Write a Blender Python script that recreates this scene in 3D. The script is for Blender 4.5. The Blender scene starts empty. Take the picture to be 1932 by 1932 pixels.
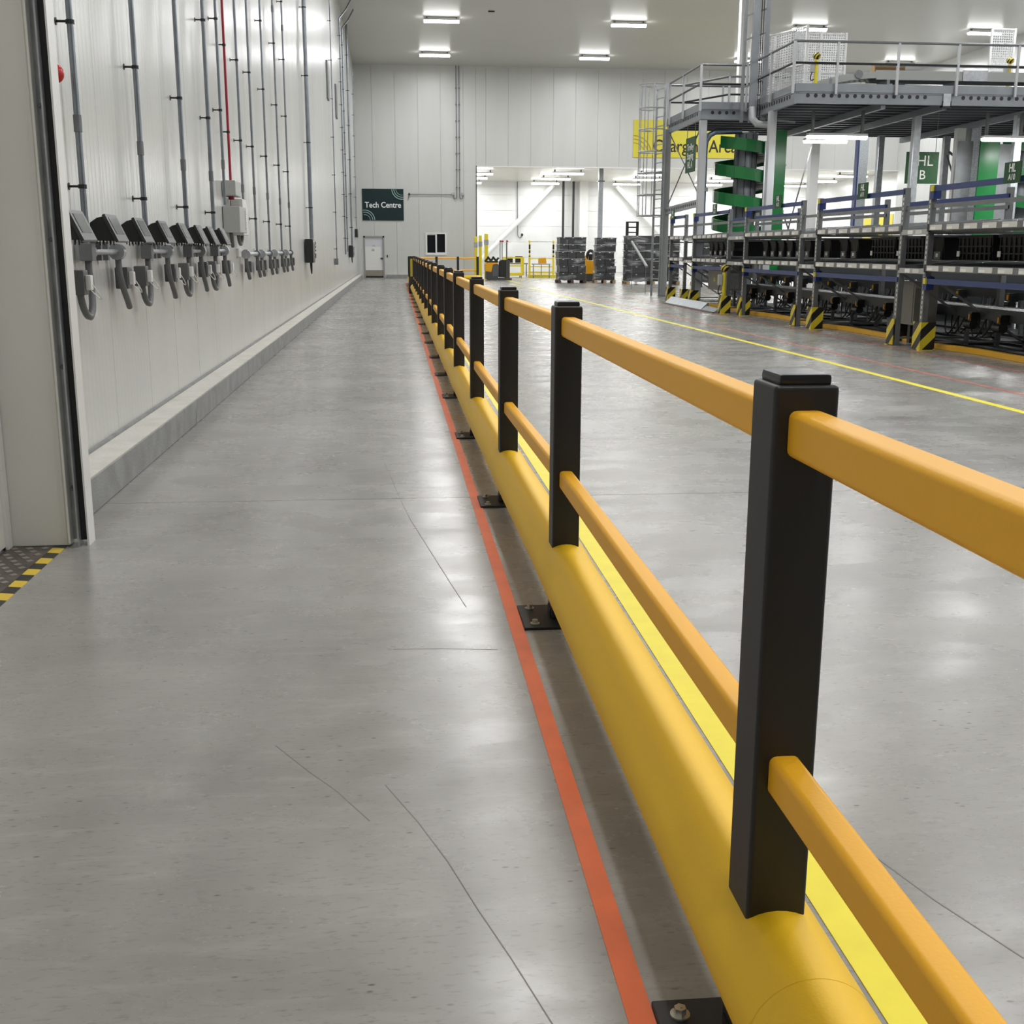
import bpy, math, random
from mathutils import Vector, Matrix
random.seed(4)
C = bpy.context.scene.collection
R = math.radians

# ------------------------------------------------------------------ camera
cam = bpy.data.objects.new('camera', bpy.data.cameras.new('camera')); C.objects.link(cam)
bpy.context.scene.camera = cam
YAW, PITCH, ROLL = R(5.654), R(12.877), R(0.2)
_f = Vector((math.sin(YAW)*math.cos(PITCH), math.cos(YAW)*math.cos(PITCH), -math.sin(PITCH)))
_r = Vector((math.cos(YAW), -math.sin(YAW), 0)); _u = _r.cross(_f)
_r2 = _r*math.cos(ROLL) + _u*math.sin(ROLL); _u2 = _u*math.cos(ROLL) - _r*math.sin(ROLL)
M = Matrix((_r2, _u2, -_f)).transposed().to_4x4(); M.translation = Vector((0, 0, 1.5))
cam.matrix_world = M
cam.data.sensor_width = 36; cam.data.lens = 2166.3/1932*36; cam.data.clip_end = 300; cam.data.clip_start = .05
# ------------------------------------------------------------------ world and exposure
w = bpy.data.worlds.new('world'); bpy.context.scene.world = w; w.use_nodes = True
w.node_tree.nodes['Background'].inputs[0].default_value = (.5, .5, .48, 1)
w.node_tree.nodes['Background'].inputs[1].default_value = .05
vs = bpy.context.scene.view_settings
vs.view_transform = 'Standard'; vs.look = 'None'; vs.gamma = 1; vs.use_curve_mapping = False
vs.exposure = 0.62
bpy.context.scene.cycles.max_bounces = 8
HALL_W = 155.0      # power of one ceiling fitting in the main hall
FAR_W = 92.0       # and of one in the far bay

# ------------------------------------------------------------------ materials
def mat(name, col, rough=.5, metal=0, bump=0, bscale=20, var=0, vscale=3, emit=None, estr=0, coat=0, alpha=1, spec=.5):
    m = bpy.data.materials.new(name); m.use_nodes = True
    n = m.node_tree.nodes; l = m.node_tree.links; b = n['Principled BSDF']
    b.inputs['Base Color'].default_value = (*col, 1); b.inputs['Roughness'].default_value = rough
    b.inputs['Metallic'].default_value = metal; b.inputs['Coat Weight'].default_value = coat
    b.inputs['Specular IOR Level'].default_value = spec
    if emit: b.inputs['Emission Color'].default_value = (*emit, 1); b.inputs['Emission Strength'].default_value = estr
    if alpha < 1: b.inputs['Alpha'].default_value = alpha
    if var or bump:
        g = n.new('ShaderNodeNewGeometry')
    if var:
        t = n.new('ShaderNodeTexNoise'); t.inputs['Scale'].default_value = vscale; t.inputs['Detail'].default_value = 5
        l.new(g.outputs['Position'], t.inputs['Vector'])
        r = n.new('ShaderNodeValToRGB'); l.new(t.outputs['Fac'], r.inputs['Fac'])
        r.color_ramp.elements[0].position = .3; r.color_ramp.elements[1].position = .7
        r.color_ramp.elements[0].color = (*[c*(1-var) for c in col], 1)
        r.color_ramp.elements[1].color = (*[min(1, c*(1+var)) for c in col], 1)
        l.new(r.outputs['Color'], b.inputs['Base Color'])
    if bump:
        t2 = n.new('ShaderNodeTexNoise'); t2.inputs['Scale'].default_value = bscale; t2.inputs['Detail'].default_value = 3
        l.new(g.outputs['Position'], t2.inputs['Vector'])
        bn = n.new('ShaderNodeBump'); bn.inputs['Strength'].default_value = bump; bn.inputs['Distance'].default_value = .01
        l.new(t2.outputs['Fac'], bn.inputs['Height']); l.new(bn.outputs['Normal'], b.inputs['Normal'])
    return m

def mix(n, l, fac, a, b):
    x = n.new('ShaderNodeMix'); x.data_type = 'RGBA'
    if hasattr(fac, 'links'): l.new(fac, x.inputs[0])
    else: x.inputs[0].default_value = fac
    for s, v in ((6, a), (7, b)):
        if hasattr(v, 'links'): l.new(v, x.inputs[s])
        else: x.inputs[s].default_value = (*v, 1)
    return x.outputs[2]

def mrange(n, l, v, a, b, c=0, d=1):
    x = n.new('ShaderNodeMapRange'); l.new(v, x.inputs[0])
    for i, k in enumerate((a, b, c, d)): x.inputs[i+1].default_value = k
    return x.outputs[0]

def floor_mat():
    m = bpy.data.materials.new('polished_concrete'); m.use_nodes = True
    n = m.node_tree.nodes; l = m.node_tree.links; b = n['Principled BSDF']
    g = n.new('ShaderNodeNewGeometry')
    def noise(scale, detail=6, rough=.55, mapscale=None, dist=0):
        t = n.new('ShaderNodeTexNoise'); t.inputs['Scale'].default_value = scale; t.inputs['Detail'].default_value = detail
        t.inputs['Roughness'].default_value = rough; t.inputs['Distortion'].default_value = dist
        if mapscale:
            mp = n.new('ShaderNodeMapping'); mp.inputs['Scale'].default_value = mapscale[:3]
            if len(mapscale) > 3: mp.inputs['Rotation'].default_value = (0, 0, mapscale[3])
            l.new(g.outputs['Position'], mp.inputs[0]); l.new(mp.outputs[0], t.inputs['Vector'])
        else: l.new(g.outputs['Position'], t.inputs['Vector'])
        return t.outputs['Fac']
    big = noise(.7, 7, .6)
    mid = noise(3.5, 8, .65)
    streak = noise(3, 6, .6, (1, 5, 1, R(4)), .4)
    c1 = mix(n, l, mrange(n, l, big, .35, .68), (.225, .216, .20), (.365, .355, .33))
    c2 = mix(n, l, mrange(n, l, mid, .3, .7, 0, .55), c1, (.30, .292, .27))
    c3 = mix(n, l, mrange(n, l, streak, .52, .72, 0, .38), c2, (.40, .39, .365))
    # fine trowel flecks and little dark pits
    fl = noise(26, 4, .6, (1, 3.2, 1, R(-8)))
    c4 = mix(n, l, mrange(n, l, fl, .56, .70, 0, .55), c3, (.165, .155, .14))
    fl2 = noise(10, 5, .7, (1, 3.6, 1, R(14)))
    c4 = mix(n, l, mrange(n, l, fl2, .63, .71, 0, .5), c4, (.15, .14, .13))
    v = n.new('ShaderNodeTexVoronoi'); v.inputs['Scale'].default_value = 12; v.inputs['Randomness'].default_value = 1
    mp = n.new('ShaderNodeMapping'); mp.inputs['Scale'].default_value = (1, 2.2, 1); l.new(g.outputs['Position'], mp.inputs[0]); l.new(mp.outputs[0], v.inputs['Vector'])
    pm = n.new('ShaderNodeMath'); pm.operation = 'MULTIPLY'
    l.new(mrange(n, l, v.outputs['Distance'], .13, .06), pm.inputs[0])
    l.new(mrange(n, l, noise(2.2, 3), .46, .56), pm.inputs[1])
    c5 = mix(n, l, pm.outputs[0], c4, (.13, .12, .105))
    l.new(c5, b.inputs['Base Color'])
    rr = noise(1.6, 6, .6, (1, 1.6, 1))
    l.new(mrange(n, l, rr, .3, .7, .20, .34), b.inputs['Roughness'])
    b.inputs['Specular IOR Level'].default_value = .5
    bp = n.new('ShaderNodeBump'); bp.inputs['Strength'].default_value = .05; bp.inputs['Distance'].default_value = .002
    l.new(noise(4, 3, .5, (1, 1.6, 1)), bp.inputs['Height']); l.new(bp.outputs['Normal'], b.inputs['Normal'])
    return m

def panel_mat(name, col, axis, rough=.2, rib=.1, strength=.35):
    """white coated sandwich panel with vertical micro ribs along the given axis"""
    m = bpy.data.materials.new(name); m.use_nodes = True
    n = m.node_tree.nodes; l = m.node_tree.links; b = n['Principled BSDF']
    g = n.new('ShaderNodeNewGeometry'); s = n.new('ShaderNodeSeparateXYZ'); l.new(g.outputs['Position'], s.inputs[0])
    k = n.new('ShaderNodeMath'); k.operation = 'MULTIPLY'; l.new(s.outputs[axis], k.inputs[0]); k.inputs[1].default_value = math.tau/rib
    si = n.new('ShaderNodeMath'); si.operation = 'SINE'; l.new(k.outputs[0], si.inputs[0])
    t = n.new('ShaderNodeTexNoise'); t.inputs['Scale'].default_value = .9; t.inputs['Detail'].default_value = 4
    mp = n.new('ShaderNodeMapping'); mp.inputs['Scale'].default_value = (2, 2, .25)
    l.new(g.outputs['Position'], mp.inputs[0]); l.new(mp.outputs[0], t.inputs['Vector'])
    add = n.new('ShaderNodeMath'); add.operation = 'ADD'
    l.new(mrange(n, l, si.outputs[0], .75, 1), add.inputs[0]); l.new(mrange(n, l, t.outputs['Fac'], 0, 1, 0, .18), add.inputs[1])
    bp = n.new('ShaderNodeBump'); bp.inputs['Strength'].default_value = strength; bp.inputs['Distance'].default_value = .002
    l.new(add.outputs[0], bp.inputs['Height']); l.new(bp.outputs['Normal'], b.inputs['Normal'])
    l.new(mix(n, l, mrange(n, l, t.outputs['Fac'], .3, .7), tuple(c*.95 for c in col), col), b.inputs['Base Color'])
    b.inputs['Roughness'].default_value = rough
    return m

def stripe_mat(name, period=.2, slope=1.0, a=(.66, .50, .02), bcol=(.012, .012, .012), axes=(0, 1, 2), rough=.35):
    m = bpy.data.materials.new(name); m.use_nodes = True
    n = m.node_tree.nodes; l = m.node_tree.links; b = n['Principled BSDF']
    g = n.new('ShaderNodeNewGeometry'); s = n.new('ShaderNodeSeparateXYZ'); l.new(g.outputs['Position'], s.inputs[0])
    def mul(o, k):
        x = n.new('ShaderNodeMath'); x.operation = 'MULTIPLY'; l.new(o, x.inputs[0]); x.inputs[1].default_value = k; return x.outputs[0]
    def ad(p, q):
        x = n.new('ShaderNodeMath'); x.operation = 'ADD'; l.new(p, x.inputs[0]); l.new(q, x.inputs[1]); return x.outputs[0]
    v = ad(ad(mul(s.outputs[0], axes[0]), mul(s.outputs[1], axes[1])), mul(s.outputs[2], axes[2]))
    md = n.new('ShaderNodeMath'); md.operation = 'PINGPONG'; l.new(v, md.inputs[0]); md.inputs[1].default_value = period
    gt = n.new('ShaderNodeMath'); gt.operation = 'GREATER_THAN'; l.new(md.outputs[0], gt.inputs[0]); gt.inputs[1].default_value = period/2
    l.new(mix(n, l, gt.outputs[0], a, bcol), b.inputs['Base Color']); b.inputs['Roughness'].default_value = rough
    return m

def mesh_mat(name, col, scale=40, dens=.35, rough=.4, metal=.6):
    """woven wire / perforated sheet: real holes through alpha"""
    m = mat(name, col, rough, metal); n = m.node_tree.nodes; l = m.node_tree.links; b = n['Principled BSDF']
    g = n.new('ShaderNodeNewGeometry'); s = n.new('ShaderNodeSeparateXYZ'); l.new(g.outputs['Position'], s.inputs[0])
    outs = []
    xy = n.new('ShaderNodeMath'); xy.operation = 'ADD'; l.new(s.outputs[0], xy.inputs[0]); l.new(s.outputs[1], xy.inputs[1])
    for o in (xy.outputs[0], s.outputs[2]):
        p = n.new('ShaderNodeMath'); p.operation = 'PINGPONG'; l.new(o, p.inputs[0]); p.inputs[1].default_value = 1/scale
        q = n.new('ShaderNodeMath'); q.operation = 'LESS_THAN'; l.new(p.outputs[0], q.inputs[0]); q.inputs[1].default_value = dens/scale
        outs.append(q.outputs[0])
    x = n.new('ShaderNodeMath'); x.operation = 'MAXIMUM'; l.new(outs[0], x.inputs[0]); l.new(outs[1], x.inputs[1])
    l.new(x.outputs[0], b.inputs['Alpha'])
    return m

K = {}
K['floor'] = floor_mat()
K['wall_l'] = panel_mat('ribbed_white_panel', (.575, .58, .56), 1, .27, .098, .7)
K['wall_f'] = panel_mat('far_white_panel', (.575, .58, .56), 0, .35, .09, .25)
K['wall_b'] = panel_mat('bay_white_panel', (.72, .73, .72), 0, .3, .2, .1)
K['ceil'] = mat('ceiling_cream', (.55, .55, .52), .36, var=.02, vscale=.3, bump=.06, bscale=.6, spec=.35)
K['ceil2'] = mat('bay_ceiling', (.68, .67, .60), .35)
K['jamb'] = mat('jamb_panel_white', (.68, .675, .63), .45, var=.03, vscale=2)
K['kerb'] = mat('precast_concrete', (.27, .275, .27), .75, var=.16, vscale=5, bump=.4, bscale=60)
K['kerbtop'] = mat('pale_mortar', (.60, .585, .53), .8, var=.08, vscale=6, bump=.3, bscale=50)
K['gap'] = mat('dark_joint', (.05, .05, .048), .9)
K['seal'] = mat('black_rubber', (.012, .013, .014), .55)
K['galv'] = mat('galvanised_steel', (.42, .44, .46), .38, .75, var=.15, vscale=9)
K['galvd'] = mat('dull_zinc', (.20, .21, .215), .45, .5, var=.12, vscale=5)
K['conduit'] = mat('conduit_zinc', (.27, .30, .33), .3, .8, var=.12, vscale=7)
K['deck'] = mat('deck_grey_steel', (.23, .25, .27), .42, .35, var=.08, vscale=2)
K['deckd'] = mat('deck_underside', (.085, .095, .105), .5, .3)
K['railg'] = mat('handrail_grey', (.46, .47, .48), .38, .2)
K['post'] = mat('charcoal_polymer', (.014, .014, .0145), .45, bump=.05, bscale=200)
K['cap'] = mat('black_cap', (.013, .014, .016), .33)
K['yrail'] = mat('yellow_polymer', (.95, .47, .015), .45, bump=.06, bscale=160)
K['ytube'] = mat('yellow_bumper', (.93, .57, .014), .48, bump=.06, bscale=160)
K['orange'] = mat('orange_floor_tape', (.86, .17, .045), .5, var=.08, vscale=8)
K['ytape'] = mat('yellow_floor_tape', (.92, .80, .02), .45, var=.04, vscale=9)
K['redline'] = mat('thin_red_line', (.55, .16, .12), .5, var=.2, vscale=4)
K['blk'] = mat('matt_black', (.012, .012, .012), .5)
K['blkg'] = mat('satin_black_plastic', (.018, .019, .02), .3)
K['bez'] = mat('screen_bezel', (.028, .03, .03), .35)
K['scr'] = mat('screen_glass', (.13, .145, .14), .12)
K['flex'] = mat('grey_flexible_hose', (.13, .135, .135), .4)
K['gbox'] = mat('grey_plastic_box', (.10, .105, .105), .4)
K['lbox'] = mat('light_grey_enclosure', (.40, .41, .39), .4)
K['wbox'] = mat('white_enclosure', (.68, .66, .64), .35)
K['white'] = mat('white_paint', (.75, .75, .73), .35)
K['cable'] = mat('white_cable', (.75, .74, .70), .4)
K['red'] = mat('red_plastic', (.45, .01, .01), .15)
K['dred'] = mat('red_pipe_paint', (.33, .012, .03), .35)
K['bolt'] = mat('zinc_bolt', (.55, .55, .50), .3, .8)
K['navy'] = mat('blue_beam_paint', (.02, .04, .15), .4)
K['navyd'] = mat('dark_blue_bracket', (.012, .03, .16), .4)
K['green'] = mat('green_steel_paint', (.010, .15, .036), .25)
K['sgreen'] = mat('dark_green_sign', (.014, .07, .02), .5, spec=.3)
K['teal'] = mat('dark_teal_sign', (.006, .022, .025), .45, spec=.3)
K['teall'] = mat('pale_teal_line', (.33, .50, .46), .5)
K['ink'] = mat('white_lettering', (.85, .86, .85), .5)
K['inkb'] = mat('black_lettering', (.01, .01, .01), .5)
K['ysign'] = mat('yellow_sign', (.64, .56, .045), .45)
K['ydark'] = mat('olive_line', (.33, .27, .02), .5)
K['tote'] = mat('black_tote_plastic', (.012, .013, .015), .55, spec=.3)
K['crate'] = mat('charcoal_crate_plastic', (.028, .029, .031), .38)
K['slabel'] = mat('white_card_label', (.66, .65, .61), .5)
K['label2'] = mat('bright_paper', (.85, .84, .80), .5)
K['pallet'] = mat('pine_pallet', (.42, .30, .17), .7, var=.2, vscale=12)
K['palletd'] = mat('red_brown_pallet', (.10, .045, .035), .7)
K['kyel'] = mat('yellow_kerb_guard', (.72, .38, .02), .4)
K['yel'] = mat('yellow_machine_paint', (.80, .66, .04), .4)
K['oyel'] = mat('orange_yellow_cowl', (.80, .38, .01), .3)
K['tgrey'] = mat('truck_dark_grey', (.06, .06, .062), .4)
K['cab'] = mat('cabinet_grey', (.24, .235, .21), .5)
K['stl'] = mat('brushed_roller', (.55, .56, .57), .22, .9)
K['glass'] = mat('dark_window_glass', (.008, .009, .012), .03)
K['doorf'] = mat('door_leaf', (.62, .62, .66), .3)
K['kick'] = mat('kick_plate', (.30, .28, .23), .4, .5)
K['frame'] = mat('grey_door_frame', (.30, .30, .29), .4)
K['tread'] = mat('worn_checker_plate', (.13, .11, .095), .45, .5, var=.25, vscale=8)
K['treadl'] = mat('bright_tread_lug', (.45, .43, .40), .35, .8)
K['haz'] = stripe_mat('hazard_tape', .10, 1, (.72, .50, .04), (.02, .02, .018), (.25, 1, 0))
K['guard'] = stripe_mat('guard_stripes', .17, 1, (.70, .56, .03), (.012, .012, .012), (-1.0, 1.0, 1.0))
K['ball'] = stripe_mat('ball_stripes', .06, 1, (.66, .52, .03), (.012, .012, .012), (-1, 1, 1))
K['wire'] = mesh_mat('guard_wire', (.62, .63, .64), 30, .45)
K['diam'] = mat('diamond_galvanised', (.50, .53, .55), .35, .6, var=.3, vscale=28)
K['card'] = mat('brown_cardboard', (.42, .27, .14), .75)
K['dstrip'] = mat('dull_yellow_strip', (.42, .33, .03), .5)
K['backw'] = mat('dark_back_wall', (.16, .16, .155), .6)
K['stain'] = mat('scuff_line', (.19, .18, .165), .5)
K['galvb'] = mat('blue_tinted_pipe', (.16, .20, .27), .3, .5)
K['lampw'] = mat('lamp_tray_metal', (.5, .5, .5), .3, .5)
def emis(name, st, col=(1, .995, .97)):
    return mat(name, (.9, .9, .88), .4, emit=col, estr=st)
K['lamp'] = emis('lit_diffuser', 14)
def film():
    m = mat('stretch_film', (.8, .82, .84), .12); n = m.node_tree.nodes; l = m.node_tree.links; b = n['Principled BSDF']
    g = n.new('ShaderNodeNewGeometry'); mp = n.new('ShaderNodeMapping'); mp.inputs['Scale'].default_value = (1, 1, 4); mp.inputs['Rotation'].default_value = (0, .35, 0)
    t = n.new('ShaderNodeTexNoise'); t.inputs['Scale'].default_value = 1.5; t.inputs['Detail'].default_value = 3; t.inputs['Distortion'].default_value = .5
    l.new(g.outputs['Position'], mp.inputs[0]); l.new(mp.outputs[0], t.inputs['Vector'])
    l.new(mrange(n, l, t.outputs['Fac'], .52, .74, .03, .45), b.inputs['Alpha'])
    bp = n.new('ShaderNodeBump'); bp.inputs['Strength'].default_value = .6; bp.inputs['Distance'].default_value = .03
    l.new(t.outputs['Fac'], bp.inputs['Height']); l.new(bp.outputs['Normal'], b.inputs['Normal'])
    return m
K['film'] = film()

# ------------------------------------------------------------------ mesh helpers
WL = {}
def tag(o, label=None, cat=None, group=None, kind=None):
    if label: o['label'] = label
    if cat: o['category'] = cat
    if group: o['group'] = group
    if kind: o['kind'] = kind
    return o
def thing(name, label, cat, loc, group=None):
    o = bpy.data.objects.new(name, None); C.objects.link(o); o.location = loc; o.empty_display_size = .1
    WL[o.name] = Vector(loc); return tag(o, label, cat, group)

class MB:
    def __init__(s): s.v = []; s.f = []; s.m = []; s.mi = 0
    def add(s, vs, fs):
        k = len(s.v); s.v += [tuple(v) for v in vs]; s.f += [tuple(i+k for i in f) for f in fs]; s.m += [s.mi]*len(fs); return s
    def box(s, x0, x1, y0, y1, z0, z1):
        return s.add([(x, y, z) for x in (x0, x1) for y in (y0, y1) for z in (z0, z1)],
                     [(0, 1, 3, 2), (4, 6, 7, 5), (0, 4, 5, 1), (2, 3, 7, 6), (0, 2, 6, 4), (1, 5, 7, 3)])
    def cbox(s, c, d, rz=0, rx=0, ry=0):
        m = Matrix.Rotation(rz, 3, 'Z') @ Matrix.Rotation(ry, 3, 'Y') @ Matrix.Rotation(rx, 3, 'X'); c = Vector(c)
        vs = [c + m @ Vector((x*d[0]/2, y*d[1]/2, z*d[2]/2)) for x in (-1, 1) for y in (-1, 1) for z in (-1, 1)]
        return s.add(vs, [(0, 1, 3, 2), (4, 6, 7, 5), (0, 4, 5, 1), (2, 3, 7, 6), (0, 2, 6, 4), (1, 5, 7, 3)])
    def tube(s, pts, r, n=8, caps=True):
        pts = [Vector(p) for p in pts]; k = len(s.v); m = len(pts)
        rs = r if isinstance(r, (list, tuple)) else [r]*m
        t = (pts[1]-pts[0]).normalized(); a = Vector((0, 0, 1)) if abs(t.z) < .9 else Vector((1, 0, 0))
        u = t.cross(a).normalized(); vs = []
        for i, p in enumerate(pts):
            if i == 0: t = (pts[1]-p)
            elif i == m-1: t = (p-pts[i-1])
            else: t = (pts[i+1]-p).normalized() + (p-pts[i-1]).normalized()
            t.normalize(); u = (u - t*u.dot(t)).normalized(); b = t.cross(u)
            for j in range(n):
                q = math.tau*j/n; vs.append(p + (u*math.cos(q) + b*math.sin(q))*rs[i])
        fs = []
        for i in range(m-1):
            for j in range(n):
                fs.append((i*n+j, i*n+(j+1) % n, (i+1)*n+(j+1) % n, (i+1)*n+j))
        if caps: fs += [tuple(range(n))[::-1], tuple((m-1)*n+j for j in range(n))]
        return s.add(vs, fs)
    def bar(s, a, b, w, h=None):
        """rectangular bar from a to b"""
        a = Vector(a); b = Vector(b); t = (b-a).normalized(); h = h or w
        up = Vector((0, 0, 1)) if abs(t.z) < .95 else Vector((0, 1, 0))
        x = t.cross(up).normalized(); y = x.cross(t)
        vs = [p + x*i*w/2 + y*j*h/2 for p in (a, b) for i, j in ((-1, -1), (1, -1), (1, 1), (-1, 1))]
        return s.add(vs, [(0, 3, 2, 1), (4, 5, 6, 7), (0, 1, 5, 4), (1, 2, 6, 5), (2, 3, 7, 6), (3, 0, 4, 7)])
    def prism(s, poly, axis, a, b):
        def P(p, t):
            return {'x': (t, p[0], p[1]), 'y': (p[0], t, p[1]), 'z': (p[0], p[1], t)}[axis]
        n = len(poly)
        return s.add([P(p, a) for p in poly] + [P(p, b) for p in poly],
                     [tuple(range(n)), tuple(range(2*n-1, n-1, -1))] + [(i, i+n, (i+1) % n+n, (i+1) % n) for i in range(n)])
    def sph(s, c, r, n=10, sc=(1, 1, 1)):
        vs = []; h = n//2
        for i in range(h+1):
            for j in range(n):
                a = math.pi*i/h; q = math.tau*j/n
                vs.append((c[0]+r*sc[0]*math.sin(a)*math.cos(q), c[1]+r*sc[1]*math.sin(a)*math.sin(q), c[2]+r*sc[2]*math.cos(a)))
        return s.add(vs, [(i*n+j, (i+1)*n+j, (i+1)*n+(j+1) % n, i*n+(j+1) % n) for i in range(h) for j in range(n)])
    def build(s, name, ms, parent=None, smooth=False, bevel=0, seg=2):
        me = bpy.data.meshes.new(name)
        if parent is not None: L = WL[parent.name]
        else:
            xs, ys, zs = zip(*s.v); L = Vector(((min(xs)+max(xs))/2, (min(ys)+max(ys))/2, min(zs)))
        me.from_pydata([(v[0]-L.x, v[1]-L.y, v[2]-L.z) for v in s.v], [], s.f)
        if not isinstance(ms, (list, tuple)): ms = [ms]
        for x in ms: me.materials.append(K[x] if isinstance(x, str) else x)
        me.polygons.foreach_set('material_index', s.m)
        import bmesh
        bm = bmesh.new(); bm.from_mesh(me); bmesh.ops.recalc_face_normals(bm, faces=bm.faces)
        if bevel:
            es = [e for e in bm.edges if len(e.link_faces) == 2 and e.calc_face_angle(0) > .5]
            bmesh.ops.bevel(bm, geom=es, offset=bevel, segments=seg, profile=.6, affect='EDGES')
        bm.to_mesh(me); bm.free()
        if smooth or bevel:
            me.polygons.foreach_set('use_smooth', [True]*len(me.polygons)); me.set_sharp_from_angle(angle=R(40))
        o = bpy.data.objects.new(name, me); C.objects.link(o)
        if smooth or bevel:
            md = o.modifiers.new('flat_faces', 'WEIGHTED_NORMAL'); md.keep_sharp = True; md.weight = 100
        if parent is not None: o.parent = parent; WL[o.name] = L.copy()
        else: o.location = L; WL[o.name] = L
        return o

def kids(o): return [c for c in o.children]
def copy_tree(o, parent=None):
    c = o.copy(); C.objects.link(c)
    if parent is not None: c.parent = parent
    for k in kids(o): copy_tree(k, c)
    return c
def dup(o, loc, label, rz=None, cat=None):
    c = copy_tree(o); c.location = loc; c['label'] = label
    if rz is not None: c.rotation_euler = (0, 0, rz)
    WL[c.name] = Vector(loc); return c
def struct(name, mb, m, parent=None, **k):
    o = mb.build(name, m, parent, **k)
    if parent is None: o['kind'] = 'structure'
    return o
def sempty(name, loc=(0, 0, 0)):
    o = bpy.data.objects.new(name, None); C.objects.link(o); o.location = loc; WL[o.name] = Vector(loc); o['kind'] = 'structure'; return o

def lettering(name, s, size, pos, xd, m, parent, font_w=1.0, align='CENTER', bold=0.0):
    """flat cut lettering; xd = reading direction, up is z"""
    cu = bpy.data.curves.new(name, 'FONT'); cu.body = s; cu.size = size; cu.align_x = align; cu.align_y = 'CENTER'
    cu.extrude = .003; cu.offset = bold; cu.resolution_u = 3
    t = bpy.data.objects.new(name+'_tmp', cu); C.objects.link(t)
    me = bpy.data.meshes.new_from_object(t.evaluated_get(bpy.context.evaluated_depsgraph_get()))
    bpy.data.objects.remove(t)
    xd = Vector(xd).normalized(); z = Vector((0, 0, 1)); nrm = xd.cross(z)
    L = WL[parent.name]
    for v in me.vertices:
        v.co = Vector(pos) + xd*v.co.x*font_w + z*v.co.y + nrm*v.co.z - L
    me.materials.clear(); me.materials.append(K[m])
    o = bpy.data.objects.new(name, me); C.objects.link(o); o.parent = parent; WL[o.name] = L.copy()
    return o

ORD = ['nearest', 'second nearest', 'third nearest', 'fourth nearest', 'fifth nearest', 'sixth nearest', 'seventh nearest', 'eighth nearest', 'ninth nearest', 'tenth nearest']
NUM = ['first', 'second', 'third', 'fourth', 'fifth', 'sixth', 'seventh', 'eighth', 'ninth', 'tenth', 'eleventh', 'twelfth']

# ================================================================== THE HALL
XL, YF, ZC = -2.0, 62.0, 10.6
XR = 27.0
# floor: screed with saw-cut slabs
fl = struct('floor', MB().box(-2.3, 28.6, -9, 78.3, -.12, -.02), 'gap')
ys = [-9, 6.96, 16.9, 26.9, 36.9, 46.9, 56.9, 66.9, 78.3]; xs = [-2.3, 7.2, 17.0, 28.6]
for i in range(len(ys)-1):
    for j in range(len(xs)-1):
        if j == 0:
            MB().box(xs[j], xs[j+1]-.003, ys[i]+.003, ys[i+1]-.003, -.03, 0).build('floor_slab', 'floor', fl)
        else:
            MB().box(xs[j]+.003, xs[j+1]-.003, ys[i]+.003, ys[i+1]-.003, -.03, 0).build('floor_slab', 'floor', fl)

def rects(x0, x1, z0, z1, holes):
    out = [(x0, x1, z0, z1)]
    for (a, b, c, d) in holes:
        nn = []
        for (p, q, r, s) in out:
            if b <= p or a >= q or d <= r or c >= s: nn.append((p, q, r, s)); continue
            if a > p: nn.append((p, a, r, s))
            if b < q: nn.append((b, q, r, s))
            pa, qb = max(a, p), min(b, q)
            if c > r: nn.append((pa, qb, r, c))
            if d < s: nn.append((pa, qb, d, s))
        out = nn
    return out

# left wall of upright ribbed panels
wl = struct('wall_left', MB().box(XL-.16, XL-.02, 6.0, 78.3, 0, ZC), 'white')
y = 6.05; proto = None
while y < 61.9:
    y1 = min(y+1.17, 62.0)
    if proto is None or abs(y1-y-1.17) > .01:
        p = MB().box(XL-.03, XL, y+.0025, y1-.0025, .02, ZC).build('wall_panel', 'wall_l', wl)
        if proto is None: proto = p; py0 = y
    else:
        p = proto.copy(); C.objects.link(p); p.location = (0, y-py0, 0)
    y = y1
# far wall with door, window and the big opening into the bay
wf = struct('wall_far', MB().box(XL-.2, 4.2, YF+.11, YF+.2, 2.2, ZC), 'white')
DOOR = (-1.66, -.66, 0, 2.11); WIN = (1.60, 2.58, 1.27, 2.28)
mbk = MB()
for (a, b, c, d) in rects(XL-.2, 4.2, 0, 2.2, [DOOR, WIN]): mbk.box(a, b, YF+.11, YF+.2, c, d)
for (a, b, c, d) in rects(4.2, XR+1.5, 5.73, ZC, []): mbk.box(a, b, YF+.11, YF+.2, c, d)
mbk.build('wall_backing', 'white', wf)
x = .04-1.17*2+.03
x = -2.29
while x < XR:
    x1 = x+1.167; a = max(x, XL); b = x1
    parts = []
    if a < 4.2:
        parts += rects(a+.004, min(b, 4.2)-.004, 0, ZC, [DOOR, WIN])
    if b > 4.2:
        parts += rects(max(a, 4.2)+.004, b-.004, 5.73, ZC, [])
    m = MB()
    for (p, q, r, s) in parts: m.box(p, q, YF, YF+.1, r, s)
    if parts: m.build('wall_panel', 'wall_f', wf)
    x = x1
struct('trim_1', MB().box(4.19, 4.235, YF-.02, YF+.22, 0, 5.73), 'blk')
struct('trim_2', MB().box(4.2, XR+1.5, YF-.015, YF+.22, 5.68, 5.73), 'white')
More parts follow.
